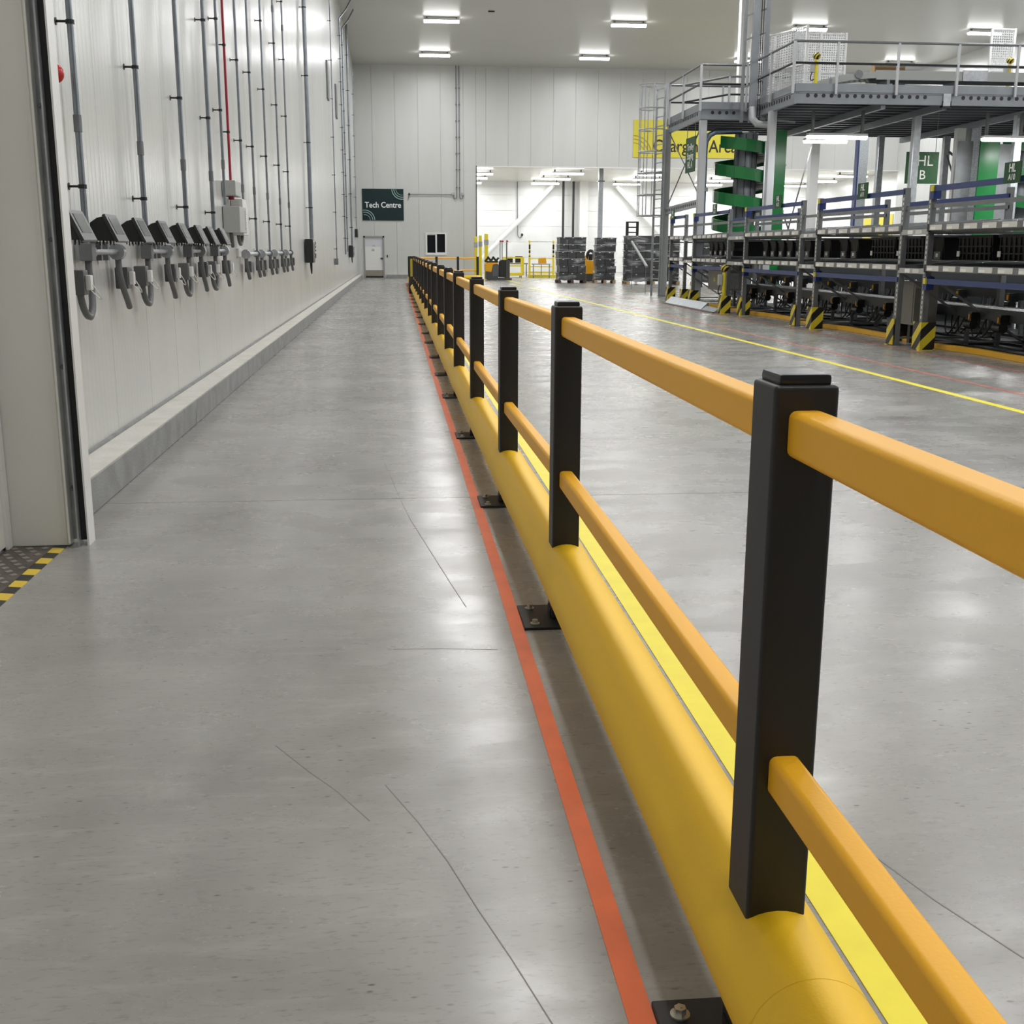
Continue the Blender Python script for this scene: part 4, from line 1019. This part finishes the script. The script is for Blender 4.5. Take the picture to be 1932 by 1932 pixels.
def conveyor(x, w_, y0, y1, z, label, name='roller_conveyor', step=.13, legs=2.4, motors=True, seed=1):
    rnd = random.Random(seed)
    o = thing(name, label, 'conveyor', (x+w_/2, (y0+y1)/2, 0))
    for xx in (x, x+w_-.03):
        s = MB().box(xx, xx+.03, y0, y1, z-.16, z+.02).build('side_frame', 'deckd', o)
    m = MB(); y = y0+.1
    while y < y1: m.tube([(x+.03, y, z-.01), (x+w_-.03, y, z-.01)], .025, 6, False); y += step
    m.build('rollers', 'stl', o)['kind'] = 'stuff'
    y = y0+.4
    while y < y1:
        for xx in (x+.02, x+w_-.08): MB().box(xx, xx+.06, y, y+.06, 0, z-.14).build('leg', 'galvd', o)
        MB().box(x+.02, x+w_-.02, y+.01, y+.05, .25, .30).build('cross_tie', 'galvd', o)
        y += legs
    if motors:
        y = y0+.9
        while y < y1-.5:
            yy = y+rnd.uniform(-.2, .2)
            mt = MB().tube([(x-.10, yy, z-.24), (x-.10, yy+.22, z-.24)], .075, 10).box(x-.14, x+.02, yy+.02, yy+.14, z-.19, z-.05).build('drive_motor', 'blkg', o, smooth=True)
            MB().box(x-.16, x-.14, yy+.05, yy+.08, z-.16, z-.08).build('amber_lamp', 'oyel', mt)
            m = MB()
            for k in range(3):
                a_ = yy+.2+k*.22
                m.tube(bez([(x-.05, a_, z-.15), (x-.16, a_+.05, z-.45-.06*k), (x-.10, a_+.35, z-.48), (x-.03, a_+.45, z-.14)], 8), .013, 5)
            m.build('cable_loops', 'blk', o, smooth=True)['kind'] = 'stuff'
            y += rnd.uniform(1.1, 1.7)
    return o
conveyor(9.05, .62, 12.6, 30.5, .62, 'low roller conveyor with hanging cables running behind the rack feet', seed=3)
conveyor(10.1, .62, 12.6, 33.0, .88, 'higher roller conveyor behind the low one under the deck', seed=5)
conveyor(11.3, .7, 12.6, 34.0, 1.05, 'rearmost roller conveyor under the deck', seed=8, motors=False)
for k, (y, c) in enumerate(((14.2, 'card'), (15.4, 'tote'), (17.6, 'card'), (20.6, 'tote'), (24.4, 'lbox'), (26.3, 'green'))):
    nm = {'card': 'brown carton', 'tote': 'black tote', 'lbox': 'pale grey bin', 'green': 'green bin'}[c]
    tag(MB().box(11.4, 11.85, y, y+.55, 1.06, 1.30).box(11.38, 11.87, y-.01, y+.56, 1.27, 1.30).build('conveyor_bin', c), f'{nm} riding on the rearmost conveyor, {NUM[k]} from the near end', 'box')
o = thing('shade_base', 'dark sheet, frame and panels added to deepen shade under the conveyors behind the racks', 'frame', (9.5, 22, 0))
MB().box(8.80, 12.2, 12.4, 33, .0, .006).build('shade_sheet', 'seal', o)  # black sheet standing in for the deep shade on the floor here
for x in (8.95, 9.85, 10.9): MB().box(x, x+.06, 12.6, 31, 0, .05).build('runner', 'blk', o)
for k in range(9): MB().box(12.15, 12.2, 12.8+k*2.3, 14.95+k*2.3, .0, .98).build('shade_panel', 'deckd', o)  # dark panels added to block the bright background behind the conveyors
for k in range(8): MB().box(8.95, 11.0, 13.4+k*2.35, 13.46+k*2.35, 0, .045).build('cross_member', 'blk', o)

# ================================================================== MEZZANINE DECK
ZB0, ZB1 = 5.18, 5.46
dk = thing('mezzanine_deck', 'grey steel mezzanine deck with perforated edge beams on the right', 'mezzanine', (12, 32, 0))
DX0, DX1, DY0, DY1, DY2, XE = 8.80, 10.20, 30.1, 34.1, 38.4, 26.5
# plate
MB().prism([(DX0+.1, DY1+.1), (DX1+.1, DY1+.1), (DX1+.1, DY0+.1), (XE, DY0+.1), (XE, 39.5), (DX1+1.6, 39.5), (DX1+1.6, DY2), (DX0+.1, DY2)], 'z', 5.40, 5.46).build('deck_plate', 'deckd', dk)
def edge_x(x0, x1, y, hx0=None):
    MB().box(x0, x1, y, y+.10, ZB0, ZB0+.10).box(x0, x1, y+.02, y+.06, ZB0+.10, ZB1).box(x0, x1, y, y+.10, ZB1-.03, ZB1).build('edge_beam', 'deck', dk)
    x = x0+.35
    while x < x1-.3:
        MB().tube([(x, y+.021, ZB0+.19), (x, y+.012, ZB0+.19)], .05, 10).build('beam_hole', 'blk', dk); x += .208
def edge_y(y0, y1, x):
    MB().box(x, x+.10, y0, y1, ZB0, ZB0+.10).box(x+.02, x+.06, y0, y1, ZB0+.10, ZB1).box(x, x+.10, y0, y1, ZB1-.03, ZB1).build('edge_beam', 'deck', dk)
    y = y0+.35
    while y < y1-.3:
        MB().tube([(x+.021, y, ZB0+.19), (x+.012, y, ZB0+.19)], .05, 10).build('beam_hole', 'blk', dk); y += .208
edge_x(DX1, 14.15, DY0); edge_x(14.35, 19.5, DY0)
edge_x(19.7, XE, DY0)
MB().box(14.15, 14.35, DY0-.02, DY0+.10, ZB0-.02, ZB1).build('splice_plate', 'galv', dk)
MB().box(14.13, 14.15, DY0-.03, DY0+.1, ZB0-.04, ZB0+.1).box(14.35, 14.37, DY0-.03, DY0+.1, ZB0-.04, ZB0+.1).box(14.13, 14.37, DY0-.03, DY0+.1, ZB0-.06, ZB0-.02).build('splice_cleat', 'blk', dk)
edge_y(DY0+.1, DY1, DX1); edge_x(DX0, DX1, DY1); edge_y(DY1+.1, DY2, DX0)
MB().box(DX0, DX1, DY1-.02, DY1, ZB1, ZB1+.20).build('toe_board', 'deck', dk)
MB().box(DX0-.0, DX0+.02, DY1, DY2, ZB1, ZB1+.18).build('toe_board', 'deck', dk)
MB().box(DX1, XE, DY0-.02, DY0, ZB1, ZB1+.20).build('toe_board', 'deck', dk)
MB().box(DX1-.02, DX1, DY0, DY1, ZB1, ZB1+.18).build('toe_board', 'deck', dk)
y = DY0+.45
while y < 39.3:
    x0 = DX1+.1 if y < DY1 else (DX0+.1 if y < DY2-.1 else DX1+1.6)
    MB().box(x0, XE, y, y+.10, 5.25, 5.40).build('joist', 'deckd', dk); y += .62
for x in (12.6, 14.25, 17.2, 20.2, 23.2):
    MB().box(x-.06, x+.06, DY0+.1, 39.5, 5.08, 5.25).build('main_beam', 'deck', dk)
# columns
for i, (x, y, t) in enumerate(((8.72, 38.2, 'carrying the deck corner beside the caged ladder'), (8.82, 34.15, 'under the lower deck corner between ladder and spiral chute'), (10.12, 31.8, 'in front of the green spiral chute'), (14.2, 31.8, 'in front of the HL B sign'), (17.13, 31.8, 'behind the HL A10 sign'), (15.8, 38.0, 'behind the HL A11 sign'), (18.05, 38.0, 'right of the HL B sign further back'), (20.4, 31.8, 'at the right edge under the deck'))):
    c = thing('deck_column', f'grey steel deck column {t}', 'column', (x, y, 0), 'steel columns of the mezzanine')
    MB().box(x, x+.20, y, y+.20, 0, 5.18 if i != 0 else 5.3).build('shaft', 'railg' if i < 3 else 'galv', c, bevel=.012, seg=1)
    MB().box(x-.06, x+.26, y-.06, y+.26, 0, .02).build('base_plate', 'galvd', c)
# low lattice beam between the first two columns and X bracing
o = thing('lattice_beam', 'perforated grey beam joining the first two deck columns', 'beam', (8.8, 36.2, 2.65))
MB().bar((8.82, 38.2, 2.74), (8.9, 34.3, 2.86), .06, .22).build('web', 'galv', o)
for k in range(17):
    t = (k+.7)/18; MB().tube([(8.787+.08*t, 38.2-3.9*t, 2.75+.12*t), (8.778+.08*t, 38.2-3.9*t, 2.75+.12*t)], .045, 8).build('beam_hole', 'gbox', o)
o = thing('cross_bracing', 'thin rod cross bracing between the first two deck columns', 'bracing', (8.9, 36, 2.9))
MB().tube([(8.9, 38.2, 5.1), (8.92, 34.3, 3.0)], .02, 6).build('rod', 'galvd', o); MB().tube([(8.9, 38.2, 3.0), (8.92, 34.3, 5.1)], .02, 6).build('rod', 'galvd', o)
o = thing('cross_bracing', 'thin rod bracing in a V shape right of the tall green panel', 'bracing', (12.6, 38, 2))
MB().tube([(11.9, 38, 4.6), (12.9, 38, 2.2)], .025, 6).build('rod', 'galvd', o); MB().tube([(13.6, 38, 5.1), (12.9, 38, 2.2)], .025, 6).build('rod', 'galvd', o); MB().tube([(12.9, 38, 2.2), (12.9, 38, 0)], .03, 6).build('rod', 'galvd', o)
o = thing('cross_bracing', 'diagonal rods under the deck between the rear columns right of HL B', 'bracing', (19, 38, 2))
MB().tube([(18.2, 38, 4.7), (20.4, 38, 3.2)], .04, 6).build('rod', 'galvd', o); MB().tube([(18.15, 38, 4.6), (19.3, 38, 1.8)], .03, 6).build('rod', 'galvd', o)
# guard rails
def handrail(label, pts, posts):
    o = thing('guard_rail', label, 'railing', (pts[0][0], pts[0][1], ZB1), 'guard rails of the mezzanine')
    for (a, b) in zip(pts[:-1], pts[1:]):
        for z, r in ((6.66, .032), (6.14, .030)):
            MB().tube([(a[0], a[1], z), (b[0], b[1], z)], r, 8).build('rail', 'blkg' if z < 6.5 else 'galvd', o, smooth=True)
    for (x, y) in posts: MB().box(x-.03, x+.03, y-.03, y+.03, ZB1-.06, 6.66).build('stanchion', 'railg', o)
    return o
handrail('long front guard rail of the deck running to the right edge', [(DX1-.1, DY0-.06), (XE, DY0-.06)], [(DX1-.08, DY0-.06)] + [(11.25+1.60*k, DY0-.06) for k in range(10)])
handrail('side guard rail of the deck beside the cable trays', [(DX1-.08, DY0), (DX1-.08, DY1-.2)], [(DX1-.08, DY0+1.8), (DX1-.08, DY1-.6)])
handrail('guard rail around the lower deck corner left of the cable trays', [(DX0-.04, DY2-.5), (DX0-.04, DY1-.06), (DX1-.1, DY1-.06)], [(DX0-.04, DY2-.5), (DX0-.04, DY1+2), (DX0-.04, DY1-.06), (DX1-.1, DY1-.06)])
handrail('inner guard rail behind the lower deck corner', [(9.3, 38.3), (10.2, 36.2), (13.5, 36.2)], [(9.3, 38.3), (10.2, 36.2), (11.8, 36.2)])
handrail('rear guard rail of the lower deck, beyond the ladder', [(DX0, 38.35), (11.8, 38.35)], [(DX0, 38.35), (10.6, 38.35), (11.7, 38.35)])
# caged ladder
o = thing('cage_ladder', 'galvanised vertical ladder with safety cage at the deck corner', 'ladder', (8.7, 38.5, 0))
for x, y in ((8.50, 38.62), (8.65, 38.10)): MB().box(x-.035, x+.035, y-.02, y+.02, 0, 6.7).build('stile', 'galv', o)
z = .28
while z < 6.6: MB().bar((8.50, 38.62, z), (8.65, 38.10, z), .03, .03).build('rung', 'galv', o); z += .285
for z in (2.6, 3.26, 3.94, 4.61, 5.3, 5.95, 6.68):
    pts = [(8.65, 38.08, z)] + [(8.28+.37*math.cos(q), 38.45+.42*math.sin(q), z) for q in [R(-75-i*21) for i in range(11)]] + [(8.50, 38.66, z)]
    MB().tube(pts, .026, 6).build('cage_hoop', 'railg' if z > 4 else 'galv', o, smooth=True)
for i in range(5):
    q = R(-90-i*45); x, y = 8.28+.37*math.cos(q), 38.45+.42*math.sin(q)
    MB().tube([(x, y, 2.6), (x, y, 6.68)], .016, 6).build('cage_bar', 'galv', o, smooth=True)
# cable trays climbing to the ceiling
o = thing('cable_tray', 'grey ladder cable trays and duct climbing from the deck to the ceiling', 'cable tray', (9.95, 33, 5.2))
for x, w_ in ((9.66, .07), (9.90, .20), (10.25, .12)): MB().box(x, x+w_, 33.0, 33.12, 5.0, ZC).build('channel', 'deck' if w_ > .1 else 'galvd', o)
z = 5.3
while z < 10.4: MB().bar((9.70, 33.02, z), (10.32, 33.02, z+.22), .03, .04).build('tray_rung', 'galvd', o); z += .62
for x in (10.12, 10.18): MB().tube([(x, 32.98, 5.1), (x, 32.98, ZC)], .014, 6).build('cable', 'blk', o)
MB().tube([(9.98, 33.0, 5.4), (9.98, 32.95, 5.1), (10.1, 32.9, 4.95), (10.5, 32.9, 4.92)], .10, 10).build('bent_duct', 'railg', o, smooth=True)
MB().tube([(10.3, 33.0, 5.5), (10.3, 32.9, 5.2), (10.6, 32.85, 5.05), (11.2, 32.9, 5.02)], .04, 8).build('bent_cable', 'galvd', o, smooth=True)
tag(MB().box(11.58, 11.86, 40.0, 40.3, 5.46, ZC).build('building_column', 'white'), 'white building column rising behind the cable trays to the ceiling', 'column')
# mesh fence on the deck
def mesh_panel(label, x0, y0, x1, y1, z0, z1, nd=2):
    o = thing('mesh_guard', label, 'guard panel', ((x0+x1)/2, (y0+y1)/2, z0), 'white mesh guard panels on the deck')
    for t in [k/nd for k in range(nd+1)]: MB().box(x0+(x1-x0)*t-.03, x0+(x1-x0)*t+.03, y0+(y1-y0)*t-.03, y0+(y1-y0)*t+.03, z0, z1).build('frame_post', 'white', o)
    for z in (z0+.05, (z0+z1)/2, z1-.03): MB().bar((x0, y0, z), (x1, y1, z), .03).build('frame_bar', 'white', o)
    m = MB(); m.add([(x0, y0, z0), (x1, y1, z0), (x1, y1, z1), (x0, y0, z1)], [(0, 1, 2, 3)]); m.build('wire_mesh', 'wire', o)
mesh_panel('white mesh panel seen edge-on behind the deck corner post', 10.55, 33.6, 11.1, 32.0, 5.46, 7.40, 1)
mesh_panel('white mesh panel left of the deck corner, behind the cable trays', 10.6, 35.4, 11.3, 35.4, 5.46, 7.75, 2)
mesh_panel('white mesh panel right of the deck corner below a ceiling light', 11.6, 34.4, 13.1, 34.4, 5.46, 7.65, 2)
mesh_panel('white mesh panel at the right end of the deck', 17.3, 34.0, 18.0, 34.0, 5.46, 7.8, 1)
# conveyor on the deck
o = thing('deck_conveyor', 'long grey conveyor on the deck with a curved left end', 'conveyor', (15, 31.6, ZB1))
MB().box(12.9, 26, 31.5, 31.56, 5.98, 6.22).build('side_frame', 'lbox', o)
MB().box(12.9, 26, 32.2, 32.26, 5.98, 6.22).build('side_frame', 'lbox', o)
MB().box(12.9, 26, 31.56, 32.2, 6.12, 6.16).build('belt', 'deckd', o)
pts = [(12.95, 6.06)]; 
for side in (31.5, 32.2):
    m = MB(); prev = None
    for k in range(9):
        t = k/8; q = (12.95-2.1*t, 6.10-.42*t**1.8)
        if prev: m.bar((prev[0], side+.03, prev[1]), (q[0], side+.03, q[1]), .05, .17)
        prev = q
    m.build('curved_side', 'lbox', o)
m = MB()
for k in range(14): m.tube([(12.8-.14*k, 31.55, 6.12-.42*(k/14)**1.8), (12.8-.14*k, 32.2, 6.12-.42*(k/14)**1.8)], .03, 6)
m.build('rollers', 'stl', o)['kind'] = 'stuff'
MB().tube([(12.4, 31.47, 6.10), (12.4, 31.5, 6.10)], .11, 14).build('drive_disc', 'galvd', o)
MB().box(15.3, 16.0, 31.46, 31.5, 5.98, 6.25).build('drive_box', 'galv', o)
for x in (11.6, 13.2, 15.1, 17.5, 19.8, 22): MB().box(x, x+.08, 31.5, 32.2, 5.46, 5.98).build('leg', 'deck', o)
MB().box(12.2, 12.9, 31.5, 31.7, 5.55, 5.85).box(13.4, 13.7, 31.5, 31.6, 5.6, 5.9).box(17.9, 18.3, 31.5, 31.7, 5.6, 5.9).build('drive_motors', 'blkg', o)
MB().box(12.9, 20, 31.7, 31.8, 6.36, 6.40).build('upper_guide', 'galv', o)
tag(MB().box(13.0, 13.2, 31.9, 32.15, 6.23, 6.44).box(13.2, 13.85, 31.9, 32.1, 6.23, 6.46).build('carton', 'card'), 'brown carton riding on the deck conveyor', 'box')
estop(10.95, 30.75, ZB1, .86, 'yellow stop post with striped round head on the deck corner')
estop(17.4, 33.0, ZB1, 1.2, 'yellow stop post with striped head at the right of the deck')
# under-deck lamps
for (x, y, z, L_, t) in ((11.72, 31.0, 4.42, 1.62, 'left bright strip light hung under the deck'), (16.35, 31.0, 4.42, 1.15, 'bright strip light hung under the deck above the HL A10 sign'), (17.75, 31.2, 4.40, .9, 'strip light under the deck at the right picture edge'), (13.8, 37.5, 4.9, 1.4, 'strip light deep under the deck'), (12.4, 26.0, 5.0, 0, '')):
    if L_: fitting((x, y, z), L_, 55, t, 'strip lights under the mezzanine', .6, .20)
# spiral chute
cx, cy, ro, ri = 10.45, 35.0, .93, .34
o = thing('spiral_chute', 'green spiral conveyor chute winding round a grey drum', 'spiral chute', (cx, cy, 0))
MB().tube([(cx, cy, .1), (cx, cy, 4.9)], ri, 24).build('drum', 'deck', o, smooth=True)
m = MB()
for k in range(10): q = math.tau*k/10; m.box(cx+ri*math.cos(q)-.008, cx+ri*math.cos(q)+.008, cy+ri*math.sin(q)-.008, cy+ri*math.sin(q)+.008, .2, 4.85)
m.build('drum_seams', 'blk', o)
pitch = .80; N = 20; turns = 5.1; z_ = 4.62
vo, fo, vi, fi = [], [], [], []
T = int(N*turns)
for k in range(T+1):
    q = math.tau*k/N + R(200); z = z_ - pitch*k/N
    c, s = math.cos(q), math.sin(q)
    vo += [(cx+ro*c, cy+ro*s, z-.17), (cx+ro*c, cy+ro*s, z+.17), (cx+(ro-.03)*c, cy+(ro-.03)*s, z+.17), (cx+(ro-.03)*c, cy+(ro-.03)*s, z-.17)]
    vi += [(cx+ri*c, cy+ri*s, z-.06), (cx+(ro-.03)*c, cy+(ro-.03)*s, z-.06), (cx+(ro-.03)*c, cy+(ro-.03)*s, z-.10), (cx+ri*c, cy+ri*s, z-.10)]
    if k < T:
        for L_ in (fo, fi):
            b0 = k*4
            for j in range(4): L_.append((b0+j, b0+(j+1) % 4, b0+4+(j+1) % 4, b0+4+j))
MB().add(vo, fo).build('outer_guard', 'green', o); MB().add(vi, fi).build('slide_bed', 'blkg', o)
tag(MB().box(9.9, 10.25, 34.25, 34.55, 3.55, 3.9).build('tote', 'tote'), 'black tote sliding down the green spiral chute', 'crate')
g = thing('green_panel', 'tall green steel panel right of the spiral chute', 'panel', (11.25, 34, 0))
MB().box(11.0, 11.36, 34.0, 34.06, .5, 4.9).build('sheet', 'green', g); MB().box(10.72, 11.02, 34.0, 34.05, .5, 4.6).build('grey_side', 'galv', g)
for z in (1.3, 2.6, 3.9): MB().box(11.34, 11.38, 33.99, 34.08, z, z+.06).build('hinge', 'galvd', g)
g = thing('green_panel', 'wide green steel panel behind the HL A10 sign', 'panel', (17, 33, 0))
MB().box(16.70, 17.28, 32.9, 32.96, 0, 4.6).build('sheet', 'green', g); MB().box(17.28, 17.75, 32.95, 33.0, 0, 4.5).build('grey_side', 'galvd', g)
MB().box(16.2, 16.68, 33.3, 33.4, 0, 4.6).build('service_column', 'galvd', g)
o = thing('spiral_chute', 'second green spiral chute at the right edge behind the green panel', 'spiral chute', (18.6, 34, 0))
cx2, cy2 = 18.75, 34.2
MB().tube([(cx2, cy2, .1), (cx2, cy2, 4.9)], .34, 20).build('drum', 'deck', o, smooth=True)
dx = (cx2-cx, cy2-cy)
MB().add([(v[0]+dx[0], v[1]+dx[1], v[2]) for v in vo], fo).build('outer_guard', 'green', o)
MB().add([(v[0]+dx[0], v[1]+dx[1], v[2]) for v in vi], fi).build('slide_bed', 'blkg', o)
# mesh pillars, white column, pipe
for i, (x, y, w_, m_, t) in enumerate(((17.95, 45, .36, 'diam', 'behind the HL A11 sign'), (17.25, 34.6, .30, 'diam', 'beside the white column near the HL A10 sign'))):
    o = thing('mesh_pillar', f'diamond patterned galvanised pillar {t}', 'column', (x, y, 0))
    MB().box(x, x+w_, y, y+.3, 0, 5.2 if i else 5.9).build('cladding', m_, o)
    MB().box(x-.06, x, y, y+.3, 0, 5.2 if i else 5.9).build('edge_channel', 'navy' if i == 0 else 'galvd', o)
tag(MB().box(16.75, 17.02, 34.5, 34.7, 0, 5.08).build('deck_column', 'white'), 'white column left of the diamond patterned pillar near HL A10', 'column')
tag(MB().box(14.25, 14.55, 40.0, 40.3, 0, 5.08).build('deck_column', 'white'), 'white column behind the racks between HL A12 and HL A11', 'column')
o = thing('bent_pipe', 'thick blue grey pipe bending under the deck left of the spiral chute', 'pipe', (9.2, 34.6, .5))
MB().tube([(9.12, 34.7, .4), (9.12, 34.7, 4.4), (9.14, 34.7, 4.62), (9.24, 34.7, 4.80), (9.42, 34.7, 4.9), (10.2, 34.7, 4.93)], .085, 14).build('pipe', 'galvb', o, smooth=True)
MB().tube([(9.12, 34.6, 3.2), (9.12, 34.6, 3.3)], .11, 12).build('collar', 'galvd', o)
# signs hung under the deck
sg = thing('sign', 'large green sign reading HL B hung under the deck', 'sign', (14.1, 32.3, 3.2))
MB().box(14.30, 15.25, 32.4, 32.42, 3.35, 4.21).build('board', 'sgreen', sg)
lettering('lettering', 'HL', .40, (14.85, 32.395, 3.96), (1, 0, 0), 'slabel', sg, 1.0)
lettering('lettering', 'B', .36, (14.80, 32.395, 3.58), (1, 0, 0), 'slabel', sg, 1.0)
for x in (14.4, 15.15): MB().tube([(x, 32.41, 4.2), (x, 32.41, 5.26)], .01, 5).build('hanger', 'galvd', sg)
m = MB()
for r in (.28, .36): ring(m, 15.25, 4.21, r, .012, 182, 268, 32.392, 32.40)
m.build('arc_pattern', 'green', sg)
sg = thing('sign', 'green sign reading Trolley Staging HL A hung between two deck columns', 'sign', (8.84, 35.3, 3.78))
MB().box(8.83, 8.85, 34.70, 35.85, 3.78, 4.79).build('board', 'sgreen', sg)
for s_t, z, sz in (('Trolley', 4.50, .28), ('Staging', 4.25, .28), ('HL A', 3.99, .28)): lettering('lettering', s_t, sz, (8.826, 35.28, z), (0, -1, 0), 'ink', sg, .95)
for y in (34.8, 35.75): MB().tube([(8.84, y, 4.78), (8.84, y, 5.2)], .01, 5).build('hanger', 'galvd', sg)
sg = thing('sign', 'plain yellow panel on the right wall of the far bay', 'sign', (28.2, 69, 2.5))
MB().box(28.25, 28.278, 65.2, 69.4, 1.6, 3.55).build('board', 'ysign', sg)

o = thing('guide_bar', 'pale slanting guide bar between the widest wrapped pallet and the caged ladder', 'bar', (9.0, 43, 0))
MB().bar((9.28, 46, 1.82), (8.62, 40, .94), .07, .07).build('bar', 'galv', o)
for t in (0.05, .95): MB().tube([(9.28-.66*t, 46-6*t, 1.82-.88*t), (9.28-.66*t, 46-6*t, 0)], .011, 6).build('prop', 'galvd', o)
